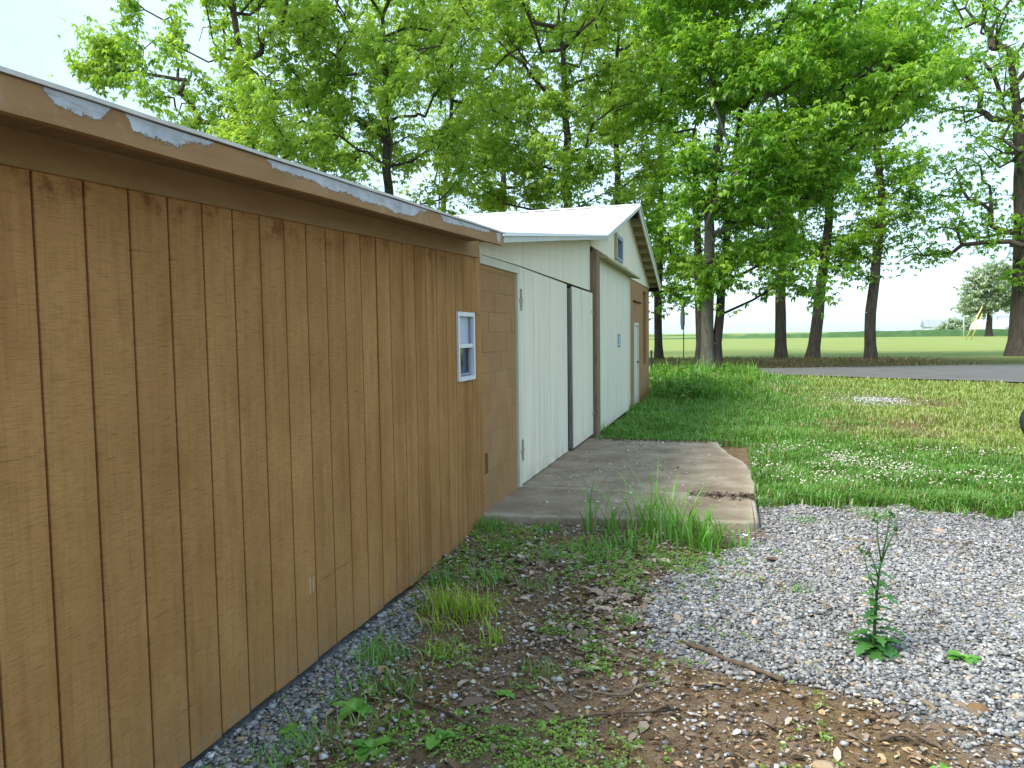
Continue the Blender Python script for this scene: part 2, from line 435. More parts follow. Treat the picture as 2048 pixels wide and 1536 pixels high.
def zones(x, y):
    x = np.asarray(x, float); y = np.asarray(y, float)
    w = (fbm(x, y, 1.7, 5)-.5)
    w2 = (fbm(x, y, 5, 9)-.5)
    # left limit of the gravel bed, as a function of y
    edge = np.interp(y, [0, 2.4, 2.9, 3.25, 3.40, 3.50, 3.75, 4.1, 4.8, 5.4, 6.0, 7.0, 8], [1.1, 1.0, .97, .95, .72, .20, -.38, -.36, -.20, .02, .25, .28, .4])
    g = sstep(-.20, .22, x - edge + .55*w + .45*w2)
    g = g*sstep(.16, -.16, y - (7.25 + .04*x) + 1.2*w + .9*w2)
    strip = sstep(.10, -.08, x - (-1.58 - .10*(y-2)) + .35*w + .2*w2)*sstep(4.5, 3.8, y)
    g = np.maximum(g, strip)
    patch = np.exp(-(((x-3.05)/.75)**2 + ((y-18.7)/1.3)**2)**2) + .8*np.exp(-(((x-2.9)/.9)**2 + ((y-12.4)/.7)**2)) * sstep(.0, .25, w+.1) + np.exp(-(((x-2.35)/.35)**2 + ((y-8.1)/.15)**2))
    g = np.clip(np.maximum(g, patch*sstep(-.15, .1, w2+.05)), 0, 1)
    d = sstep(.25, -.1, y - 7.2 + w)*sstep(2.5, 1.8, x)
    d = np.maximum(d, sstep(.12, -.05, np.abs(x-.18) - .3 + .5*w)*sstep(7.0, 7.2, y)*sstep(11.2, 10.6, y))
    m = d*(sstep(.45, .58, fbm(x, y, 1.3, 21))*sstep(3.6, 4.0, y)*sstep(5.2, 4.6, y)*sstep(-1.1, -.7, x) + .45*sstep(.55, .68, fbm(x, y, 2.3, 23)))
    fld = sstep(46, 50, y)
    st = sstep(33.8, 35.2, y + .8*w)*sstep(50, 46.5, y + 2*w)
    st = st*np.where(x > 6, .25+.75*sstep(13, 7, x), 1)
    st = np.maximum(st, .9*np.clip(np.exp(-(((x-2.7)/1.1)**2 + ((y-13.2)/1.7)**2)) + .6*np.exp(-(((x-3.2)/1.5)**2 + ((y-18)/1.6)**2)), 0, 1)*sstep(.3, .6, fbm(x, y, 1.4, 160)))
    st = np.maximum(st, .55*sstep(.52, .7, fbm(x, y, .5, 33))*sstep(10, 14, y)*sstep(30, 26, y)*sstep(0, 2, x))
    return g, d, m, st, fld

def axis(parts):
    out = []
    for a, b, n in parts: out.append(np.linspace(a, b, n, endpoint=False))
    return np.concatenate(out + [np.array([parts[-1][1]])])
gx = axis([(-1500, -100, 14), (-100, -12, 22), (-12, -2.4, 20), (-2.4, 3.6, 130), (3.6, 12, 56), (12, 60, 32), (60, 400, 24), (400, 2500, 12)])
gy = axis([(-60, 0, 12), (0, 2.0, 20), (2.0, 8.2, 140), (8.2, 14, 70), (14, 30, 60), (30, 55, 40), (55, 200, 40), (200, 3500, 30)])
GX, GY = np.meshgrid(gx, gy)
GZ = ground_z(GX, GY)
g, d, m, st, fld = zones(GX, GY)
near = sstep(9, 7, GY)*sstep(5, 3.5, GX)*sstep(-2.6, -2.3, GX)
GZ = GZ + near*(fbm(GX, GY, 14, 40, 3)-.5)*.022
nx, ny = len(gx), len(gy)
ii = (np.arange(ny-1)[:, None]*nx + np.arange(nx-1)[None]).ravel()
Q = np.stack([ii, ii+1, ii+nx+1, ii+nx], 1)
go = big('ground', np.stack([GX.ravel(), GY.ravel(), GZ.ravel()], 1), Q, MAT['ground'], smooth=True,
         floats=dict(gravel=g.ravel(), dirt=d.ravel(), moss=m.ravel()*.8, straw=st.ravel(), field=fld.ravel()))
tag(go, kind='structure')

# road: an asphalt sheet that widens to the right
near_edge = [(-60, 31.8), (-20, 30.9), (-6, 30.3), (.7, 29.1), (3, 27.9), (5.5, 26.4), (8.2, 24.9), (11, 23.6), (15, 22.4), (25, 21), (60, 19)]
far_edge = [(-60, 34.2), (-20, 33.9), (-6, 33.7), (.6, 33.6), (3, 34.2), (5.5, 35.2), (8.2, 36.2), (11, 37.2), (15, 38.4), (25, 41), (60, 48)]
xs = axis([(-60, -8, 16), (-8, 16, 70), (16, 60, 16)])
V = []; nr = 9
for i, x in enumerate(xs):
    a = np.interp(x, *zip(*near_edge)) + .25*(noise2(x, 0, 1.1)-.5) + .12*(noise2(x, 3, 4)-.5); b = np.interp(x, *zip(*far_edge)) + .3*(noise2(x, 7, 1.1)-.5)
    for j in range(nr):
        t = j/(nr-1); V.append((x, a+(b-a)*t, .05+.05*math.sin(math.pi*t)))
Fq = [(i*nr+j, (i+1)*nr+j, (i+1)*nr+j+1, i*nr+j+1) for i in range(len(xs)-1) for j in range(nr-1)]
tag(mesh('road', V, Fq, MAT['asphalt'], smooth=True), kind='structure')

# ------------------------------------------------------------------ concrete apron (two pours)
def grid_slab(name, x0, x1f, y0, y1, z0, z1, n=46, slant=0.0):
    """top as a fine grid so that the worn pale rim is an attribute; x1f(y) gives the right edge"""
    V = []; E = []; F = []
    us = np.concatenate([[0, .006, .014], np.linspace(.03, .97, n-6), [.986, .994, 1]]); vs = us
    for v in vs:
        y = y0+(y1-y0)*v; x1 = x1f(v)
        for u_ in us:
            x = x0+(x1-x0)*u_; y = y0+(y1-y0)*v + slant*u_*(1-v)
            e = min(u_*(x1-x0)+.5, (1-u_)*(x1-x0), v*(y1-y0), (1-v)*(y1-y0)+.3)
            dz = -.016*max(0, 1-e/.02)**2 + .004*(fbm(x, y, 6, 60)-.5)
            V.append((x, y, z1+dz)); E.append(float(np.clip(1-e/.09, 0, 1)))
    k = len(us)
    for j in range(k-1):
        for i in range(k-1): F.append((j*k+i, j*k+i+1, (j+1)*k+i+1, (j+1)*k+i))
    ring = [i for i in range(k)] + [j*k+k-1 for j in range(1, k)] + [(k-1)*k+i for i in range(k-2, -1, -1)] + [j*k for j in range(k-2, 0, -1)]
    b0 = len(V)
    for i in ring: V.append((V[i][0], V[i][1], z0)); E.append(.2)
    for a in range(len(ring)):
        b = (a+1) % len(ring); F.append((ring[b], ring[a], b0+a, b0+b))
    o = mesh(name, V, F, MAT['concrete'], smooth=False, attrs=dict(edge=E))
    return tag(o, kind='structure')
def xf_front(v):
    r_ = .10; dx = 0
    if v < .09: dx = .10*(1-v/.09)**2
    if v > .93: dx = .05*((v-.93)/.07)**2
    return .235 - dx
grid_slab('concrete_apron', -2.12, xf_front, 5.965, 7.17, -.12, .062, slant=.26)
def xf_back(v): return .26 - .40*sstep(.35, 1.0, v) - .03*float(noise2(v, 1, 14))
grid_slab('concrete_apron', -2.12, xf_back, 7.185, 10.85, -.12, .058)

# ------------------------------------------------------------------ brown shed
WX = -1.97
zt = lambda y: 2.045 + .0325*y           # underside of the frieze board
zf = lambda y: 2.103 + .0335*y           # underside of the fascia
shed = empty('shed', (WX, 2.5, 0), 'long brown shed clad in grooved plywood with peeling fascia', 'shed')
GP = .1835; y0 = 1.721 - GP*22; n_pl = int(round((5.80-y0)/GP))
for i in range(n_pl):
    a = y0+i*GP+.0045; b = y0+(i+1)*GP-.0045
    if i == n_pl-1: b = 5.80
    zb = -.005 + .006*math.sin(i*1.7)
    gap = .012 if i == 34 else 0
    tops = (zt(a)+.02, zt(b)+.02)
    wa, wb = 5.235, 5.585
    if b > wa and a < wb:     # the boards behind the window stop above and below it
        bar('plank', WX-.014, WX, a, b, zb, 1.275, zb, 1.275, MAT['plank'], shed, .002)
        bar('plank', WX-.014, WX, a, b, 1.765, tops[0], 1.765, tops[1], MAT['plank'], shed, .002)
        if a < wa: box('plank', WX-.014, WX, a, wa+.004, 1.2755, 1.7645, MAT['plank'], shed, .001)
        if b > wb: box('plank', WX-.014, WX, wb-.004, b, 1.2755, 1.7645, MAT['plank'], shed, .001)
    else:
        hexa('plank', [(WX-.014, a, zb), (WX, a, zb), (WX, b, zb), (WX-.014, b, zb), (WX-.014, a+gap, tops[0]), (WX, a+gap, tops[0]), (WX, b, tops[1]), (WX-.014, b, tops[1])], MAT['plank'], shed, .002)
bar('wall_backing', WX-.10, WX-.0125, y0, 5.235, .03, zt(y0)+.02, .03, zt(5.235)+.02, MAT['groove'], shed)
bar('wall_backing', WX-.10, WX-.0125, 5.585, 5.795, .03, zt(5.585)+.02, .03, zt(5.79)+.02, MAT['groove'], shed)
bar('wall_backing', WX-.10, WX-.0125, 5.235, 5.585, .03, 1.30, .03, 1.30, MAT['groove'], shed)
bar('wall_backing', WX-.10, WX-.0125, 5.235, 5.585, 1.755, zt(5.235)+.02, 1.755, zt(5.585)+.02, MAT['groove'], shed)
box('foundation', WX-.25, WX-.10, y0, 5.79, -.2, .05, MAT['dark'], shed)
bar('frieze_board', WX-.05, WX+.019, y0, 5.735, zt(y0), zt(y0)+.17, zt(5.735), zt(5.735)+.17, MAT['frieze'], shed, .003)
FX = WX+.30
# fascia with a lengthwise grid so the peeling follows the board
ys = np.linspace(y0, 5.47, 160); V = []; A = []
for y in ys:
    wob = .004*(float(noise2(y, 0, 2.5))-.5)
    for k, (x, z, v) in enumerate([(FX-.03, zf(y), 0), (FX, zf(y), 0), (FX, zf(y)+.088, 1), (FX-.03, zf(y)+.088, 1)]):
        V.append((x+wob, y, z+wob)); A.append(v)
F = []
for i in range(len(ys)-1):
    for k in range(4): F.append((i*4+k, i*4+(k+1) % 4, (i+1)*4+(k+1) % 4, (i+1)*4+k))
F += [(3, 2, 1, 0), tuple((len(ys)-1)*4+k for k in range(4))]
mesh('fascia', V, [tuple(reversed(q)) for q in F], MAT['fascia'], shed, attrs=dict(v=A))
bar('soffit', WX-.05, FX-.032, y0, 5.46, zf(y0)+.045, zf(y0)+.06, zf(5.46)+.045, zf(5.46)+.06, MAT['soffit'], shed)
# roof sheet: low pitch up towards the back
ys2 = np.linspace(y0-.1, 5.50, 40); V = []
for y in ys2:
    w_ = .003*(float(noise2(y, 2, 6))-.5)
    V += [(FX+.012, y, zf(y)+.091+w_), (FX+.012, y, zf(y)+.103+w_), (-9.0, y, zf(y)+.103+.72), (-9.0, y, zf(y)+.091+.72)]
F = []
for i in range(len(ys2)-1):
    for k in range(4): F.append((i*4+k, i*4+(k+1) % 4, (i+1)*4+(k+1) % 4, (i+1)*4+k))
F += [(3, 2, 1, 0), tuple((len(ys2)-1)*4+k for k in range(4))]
mesh('roof', V, F, MAT['roof_edge'], shed)
box('rear_wall', -8.9, -8.75, y0, 5.79, -.1, 2.7, MAT['frieze'], shed)
box('end_wall', -8.75, WX-.26, y0, y0+.1, -.1, 2.2, MAT['frieze'], shed)
# paint scuffs low on the wall
for (y, z, w_, h_) in [(3.125, .345, .008, .085), (3.155, .35, .008, .075)]:
    box('chalk_mark', WX+.0005, WX+.0015, y, y+w_, z, z+h_, MAT['chalk'], shed)
# window
win = empty('window', (WX, 5.41, 1.25)); win.parent = shed; win.location = Vector((WX, 5.41, 1.25)) - shed.location
a, b, z0, z1 = 5.225, 5.60, 1.255, 1.785
def wbox(n, *k): return box(n, *k[:6], MAT[k[6]], win, k[7] if len(k) > 7 else .003)
wbox('frame', WX-.03, WX+.018, a, a+.028, z0, z1, 'vinyl')
wbox('frame', WX-.03, WX+.018, b-.028, b, z0, z1, 'vinyl')
wbox('frame', WX-.03, WX+.0175, a+.029, b-.029, z1-.035, z1-.0005, 'vinyl')
wbox('sill', WX-.03, WX+.024, a+.029, b-.029, z0+.0005, z0+.035, 'vinyl')
wbox('meeting_rail', WX-.028, WX+.008, a+.029, b-.029, 1.508, 1.54, 'vinyl')
wbox('upper_pane', WX-.024, WX-.020, a+.03, b-.03, 1.541, z1-.036, 'shade', 0)
wbox('lower_pane', WX-.034, WX-.030, a+.03, b-.03, z0+.036, 1.507, 'pane_dark', 0)
wbox('sash', WX-.019, WX-.004, b-.052, b-.030, 1.545, z1-.04, 'sash')
wbox('sash', WX-.0295, WX-.010, b-.060, b-.030, z0+.037, 1.505, 'sash')
wbox('sash', WX-.0295, WX-.012, a+.030, b-.062, z0+.037, z0+.058, 'sash')
wbox('reveal', WX-.10, WX-.04, a+.01, b-.01, z0+.045, z1-.03, 'dark', 0)

# ------------------------------------------------------------------ cream and brown barn
DX = -2.05
barn = empty('barn', (DX, 12, 0), 'cream and brown barn with white metal roof beyond the brown shed', 'barn')
rk = lambda y: np.interp(y, [5.82, 7.67, 11.16, 15.37, 19.9], [2.37, 2.60, 3.02, 4.15, 2.80])   # roof underside line at the rake
BX = -11.0
# blocks between the shed and the double doors
by0, by1 = 5.815, 7.11; bh, bl = .178, .355; row = 0
z = .03
blk = {}
while z < 2.20:
    off = -(row % 2)*bl/2 - .10
    y = by0 + off
    h = min(bh, 2.215 - z)
    while y < by1:
        a_, b_ = max(y, by0), min(y+bl, by1)
        if b_-a_ > .03:
            depth = .0015*math.sin(row*5.1+y*9)
            if not (row == 2 and a_ < 6.2 and b_ > 6.1):
                box('concrete_block', DX-.15, DX-.001+depth, a_+.0015, b_-.0015, z+.0015, z+h-.0015, MAT['block'], barn, .0025)
            else:
                va, vb = 6.095, 6.175
                if va-a_ > .02: box('concrete_block', DX-.15, DX-.001+depth, a_+.003, va, z+.003, z+h-.003, MAT['block'], barn, .004)
                if b_-vb > .02: box('concrete_block', DX-.15, DX-.001+depth, vb, b_-.003, z+.003, z+h-.003, MAT['block'], barn, .004)
                box('vent', DX-.10, DX-.05, va, vb, z+.003, z+h-.003, MAT['dark'], barn)
        y += bl
    z += bh; row += 1
box('mortar', DX-.14, DX-.0045, by0, 6.093, 0, 2.21, MAT['block'], barn)
box('mortar', DX-.14, DX-.0045, 6.177, by1, 0, 2.21, MAT['block'], barn)
box('mortar', DX-.14, DX-.0045, 6.093, 6.177, .57, 2.21, MAT['block'], barn)
# upper siding: narrow boards running up to the rake
yb_ = np.arange(5.815, 11.16, .148)
for i, y in enumerate(yb_):
    e = min(y+.148, 11.16)
    zb = float(np.interp(y, [5.8, 7.2, 11.16], [2.292, 2.302, 2.262])); zb2 = float(np.interp(e, [5.8, 7.2, 11.16], [2.292, 2.302, 2.262]))
    bar('siding_board', DX-.05, DX+.012, y+.001, e-.001, zb, rk(y)+.0, zb2, rk(e)+.0, MAT['cream'], barn, .0015)
box('header', DX-.05, DX+.018, 5.815, 7.235, 2.216, 2.289, MAT['cream_trim'], barn, .002)
box('header', DX-.06, DX-.01, 7.237, 11.14, 2.21, 2.262, MAT['dark'], barn)  # near-black strip stands in for the shaded gap above the doors
box('door_jamb', DX-.05, DX+.016, 7.142, 7.236, .02, 2.2155, MAT['cream_trim'], barn, .003)
box('jamb_gap', DX-.05, DX-.012, 7.112, 7.141, .02, 2.2155, MAT['grey_wood'], barn)
box('inner_dark', DX-.5, DX-.15, 7.3, 11.1, 0, 2.3, MAT['dark'], barn)
# swing doors
def door(name, ya, yb, x, z0, z1a, z1b, nb, mat, edge=None):
    o = empty(name, (x, (ya+yb)/2, z0)); o.parent = barn; o.location = Vector((x, (ya+yb)/2, z0)) - barn.location
    w_ = (yb-ya)/nb
    for i in range(nb):
        a_, b_ = ya+i*w_, ya+(i+1)*w_
        za = z1a+(z1b-z1a)*i/nb; zb_ = z1a+(z1b-z1a)*(i+1)/nb
        dz = .002*math.sin(i*3.3+ya)
        bar('door_board', x-.022, x+.0006*math.sin(i*2.1), a_+.0008, b_-.0008, z0+dz, za-.012, z0+dz, zb_-.012, mat, o, .002)
    box('door_backing', x-.05, x-.0225, ya+.01, yb-.01, z0+.03, min(z1a, z1b)-.03, MAT['grey_wood'], o)
    return o
dl = door('barn_door', 7.245, 9.49, DX+.012, .07, 2.302, 2.266, 12, MAT['cream_door'])
dr = door('barn_door', 9.62, 11.12, DX+.055, .085, 2.245, 2.235, 8, MAT['cream_door'])
hexa('door_edge', [(DX+.0, 9.585, .085), (DX+.057, 9.585, .085), (DX+.057, 9.619, .085), (DX+.0, 9.619, .085), (DX-.0, 9.54, 2.205), (DX+.050, 9.54, 2.205), (DX+.050, 9.619, 2.205), (DX-.0, 9.619, 2.205)], MAT['grey_wood'], dr, .004)
for zc in (1.95, .42):
    box('hinge', DX+.0145, DX+.024, 7.19, 7.31, zc-.02, zc+.02, MAT['hinge'], dl, .003)
    box('hinge_barrel', DX+.017, DX+.034, 7.228, 7.248, zc-.10, zc+.12, MAT['hinge'], dl, .004)
    box('hinge', DX+.0575, DX+.066, 11.02, 11.14, zc-.03, zc+.01, MAT['hinge'], dr, .003)
# post and sliding door
box('post', DX-.10, DX+.115, 11.165, 11.44, -.06, 2.86, MAT['post'], barn, .006)
sd = empty('sliding_door', (DX+.07, 13.3, .04)); sd.parent = barn; sd.location = Vector((DX+.07, 13.3, .04)) - barn.location
nb = 20; w_ = (15.10-11.50)/nb
for i in range(nb):
    a_ = 11.50+i*w_; gap = .006 if i == 7 else .0012
    box('door_board', DX+.03, DX+.07, a_+gap, a_+w_-.0012, .04+.02*i/nb, 2.80, MAT['cream_door'], sd, .0015)
pl = box('door_plate', DX+.072, DX+.079, 13.62, 13.93, 1.36, 1.60, MAT['plate'], sd, .002)
for k in range(4):
    box('plate_mark', DX+.0795, DX+.0805, 13.66+.02*(k % 2), 13.88-.03*(k % 3), 1.40+.045*k, 1.42+.045*k, MAT['plate_mark'], pl)
hexa('track_cover', [(DX, 11.45, 2.80), (DX+.24, 11.45, 2.76), (DX+.24, 15.75, 2.74), (DX, 15.75, 2.78), (DX, 11.45, 2.93), (DX+.24, 11.45, 2.80), (DX+.24, 15.75, 2.78), (DX, 15.75, 2.90)], MAT['track'], barn, .004)
box('door_jamb', DX-.1, DX+.06, 15.105, 15.50, -.05, 2.77, MAT['cream_trim'], barn, .004)
box('inner_wall', DX-.2, DX-.11, 11.2, 15.5, -.05, 2.8, MAT['dark'], barn)
# gable siding
yy = np.arange(11.165, 19.68, .152)
for y in yy:
    e = min(y+.152, 19.68)
    zb = 2.94 if e < 15.6 else 2.775
    if rk(y) - zb < .05 and rk(e) - zb < .05: continue
    segs = [(zb, rk(y), rk(e))]
    if e > 13.62 and y < 14.52: segs = [(zb, 3.0, 3.0), (3.42, rk(y), rk(e))]
    for (q0, q1, q2) in segs:
        bar('siding_board', DX-.05, DX+.022, y+.001, e-.001, q0, max(q1, q0+.02), q0, max(q2, q0+.02), MAT['cream'], barn, .0015)
# gable window
gw = empty('gable_window', (DX, 14.05, 3.0)); gw.parent = barn; gw.location = Vector((DX, 14.05, 3.0)) - barn.location
box('frame', DX-.04, DX+.07, 13.56, 13.68, 2.97, 3.45, MAT['track'], gw, .004)
box('frame', DX-.04, DX+.05, 14.46, 14.55, 2.97, 3.45, MAT['sash'], gw, .004)
box('frame', DX-.04, DX+.05, 13.685, 14.455, 3.37, 3.45, MAT['sash'], gw, .004)
box('frame', DX-.04, DX+.05, 13.685, 14.455, 2.97, 3.03, MAT['sash'], gw, .004)
box('pane', DX-.03, DX-.02, 13.685, 14.455, 3.03, 3.37, MAT['pane_blue'], gw)
# far brown wall with a service door and a boarded window
def fw_box(n, y0_, y1_, z0_, z1_, mat='block', dx=0.0, bev=.003): return box(n, DX-.15, DX+.012+dx, y0_, y1_, z0_, z1_, MAT[mat], barn, bev)
fw_box('wall_panel', 15.505, 16.50, -.08, 2.765)
fw_box('wall_panel', 16.50, 17.36, 1.86, 2.765)
fw_box('wall_panel', 17.36, 18.28, -.08, 2.765)
fw_box('wall_panel', 18.28, 18.98, 2.64, 2.765)
fw_box('wall_panel', 18.28, 18.98, -.08, .85)
fw_box('wall_panel', 18.98, 19.66, -.08, 2.765)
box('board', DX-.12, DX-.06, 18.281, 18.979, .851, 2.639, MAT['plank'], barn)
box('window_trim', DX-.06, DX-.02, 18.282, 18.36, .852, 2.638, MAT['cream_trim'], barn)
box('drip_ledge', DX+.0125, DX+.05, 16.3, 17.6, 2.30, 2.335, MAT['groove'], barn, .004)
pd = empty('service_door', (DX, 16.93, 0)); pd.parent = barn; pd.location = Vector((DX, 16.93, 0)) - barn.location
box('door_panel', DX-.06, DX-.01, 16.56, 17.30, .0, 1.79, MAT['cream_trim'], pd, .004)
box('frame', DX-.05, DX+.02, 16.505, 16.56, .0, 1.855, MAT['cream_trim'], pd, .003)
box('frame', DX-.05, DX+.02, 17.30, 17.355, .0, 1.855, MAT['cream_trim'], pd, .003)
box('frame', DX-.05, DX+.0195, 16.561, 17.299, 1.79, 1.855, MAT['cream_trim'], pd, .003)
box('door_handle', DX-.009, DX+.04, 17.19, 17.25, .93, .98, MAT['grey_wood'], pd, .006)
box('corner_wall', BX, DX-.151, 19.50, 19.65, -.1, 2.77, MAT['block'], barn)
box('rear_wall', BX, BX+.15, 5.9, 19.49, -.1, 2.5, MAT['block'], barn)
# roof: main gable and the lower lean-to slope as corrugated sheets
RX = DX+.28
def roof_sheet(name, ya, za, yb, zb, ribs=True):
    nxs = np.linspace(RX+.02, BX-.3, 120); V = []; F = []
    for i, x in enumerate(nxs):
        rib = .012 if (i % 4 == 0) else 0.0
        for (y, zz) in ((ya, za), (yb, zb)):
            sag = .012*(float(noise2(x, y, .8))-.5)
            V += [(x, y, zz+.035+rib+sag), (x, y, zz+.020)]
    for i in range(len(nxs)-1):
        b_ = i*4; c = (i+1)*4
        F += [(b_, b_+2, c+2, c), (b_+1, c+1, c+3, b_+3), (b_, c, c+1, b_+1), (b_+2, b_+3, c+3, c+2)]
    F += [(0, 1, 3, 2), (c, c+2, c+3, c+1)]
    return mesh(name, V, F, MAT['roof'], barn)
ra = lambda y: float(rk(y))+.02
roof_sheet('lean_to_roof', 5.75, ra(5.82)-.01, 11.20, ra(11.16)+.005)
roof_sheet('roof', 11.10, ra(11.16)-.0, 15.37, ra(15.37))
roof_sheet('roof', 19.96, ra(19.9)-.02, 15.36, ra(15.37)-.001)
box('ridge_cap', BX-.3, RX+.02, 15.27, 15.47, ra(15.37)+.03, ra(15.37)+.055, MAT['roof'], barn, .01)
# fascias along the rakes
def rake(name, ya, yb, h, mat, dx=0.0):
    return bar(name, RX-.025+dx, RX+dx, ya, yb, rk(ya)+.025-h, rk(ya)+.038, rk(yb)+.025-h, rk(yb)+.038, MAT[mat], barn, .004)
ysl = [5.84, 6.9, 7.9, 9.0, 10.1, 11.14]
for i in range(5): rake('rake_fascia', ysl[i], ysl[i+1]-.004, .042 - .003*i, 'gutter', .002*(i % 2))
rake('rake_fascia', 11.14, 15.33, .045, 'gutter')
rake('rake_fascia', 15.335, 19.92, .13, 'cream_trim')
# underside of the far rake: sheathing and lookouts
bar('sheathing', DX+.024, RX-.027, 15.42, 19.90, rk(15.42)-.0, rk(15.42)+.018, rk(19.9), rk(19.9)+.018, MAT['sheath'], barn)
for i in range(9):
    y = 15.95 + i*.47
    bar('lookout', DX+.024, RX-.027, y, y+.045, rk(y)-.09, rk(y)-.002, rk(y+.045)-.09, rk(y+.045)-.002, MAT['lookout'], barn)
box('eave_beam', DX-.3, RX-.03, 19.70, 19.88, 2.70, 2.80, MAT['dark'], barn, .004)
box('ridge_shadow_piece', BX, RX-.04, 15.30, 15.42, 3.95, 4.10, MAT['dark'], barn)  # dark piece added to give the shadow gap under the peak
bar('sheathing', DX+.024, RX-.027, 5.85, 11.10, rk(5.85)+.002, rk(5.85)+.018, rk(11.1)+.002, rk(11.1)+.018, MAT['sheath'], barn)

# ------------------------------------------------------------------ trees
def leaves(C, L, n=6, droop=.5, seed=0, up_=0.0):
    """rosettes of narrow leaflets at the points C; returns V, T, tint"""
    r_ = np.random.default_rng(seed); K = len(C)
    az = r_.random((K, 1))*6.28 + np.arange(n)[None]*6.283/n + r_.normal(0, .25, (K, n))
    el = r_.normal(-droop, .35, (K, n)) + r_.normal(0, .25, (K, 1)) + up_
    ln = L*(.65+.6*r_.random((K, n)))*(.75+.5*r_.random((K, 1)))
    D = np.stack([np.cos(az)*np.cos(el), np.sin(az)*np.cos(el), np.sin(el)], -1)
    Sd = np.stack([-np.sin(az), np.cos(az), r_.normal(0, .35, az.shape)], -1)
    base = C[:, None, :] + D*(.12*ln)[..., None]
    tip = C[:, None, :] + D*ln[..., None] + np.array([0, 0, -1.])*(.22*ln)[..., None]
    mid = C[:, None, :] + D*(.55*ln)[..., None] + np.array([0, 0, 1.])*(.04*ln)[..., None]
    wd = (.24*ln)[..., None]
    lf = mid + Sd*wd; rt_ = mid - Sd*wd
    V = np.stack([base, lf, tip, rt_], 2).reshape(-1, 3)
    k = np.arange(K*n)*4
    T = np.concatenate([np.stack([k, k+1, k+2], 1), np.stack([k, k+2, k+3], 1)])
    t = np.clip(r_.normal(.5, .22, (K, 1)) + r_.normal(0, .1, (K, n)), 0, 1)
    return V, T, np.repeat(t.reshape(-1), 4)

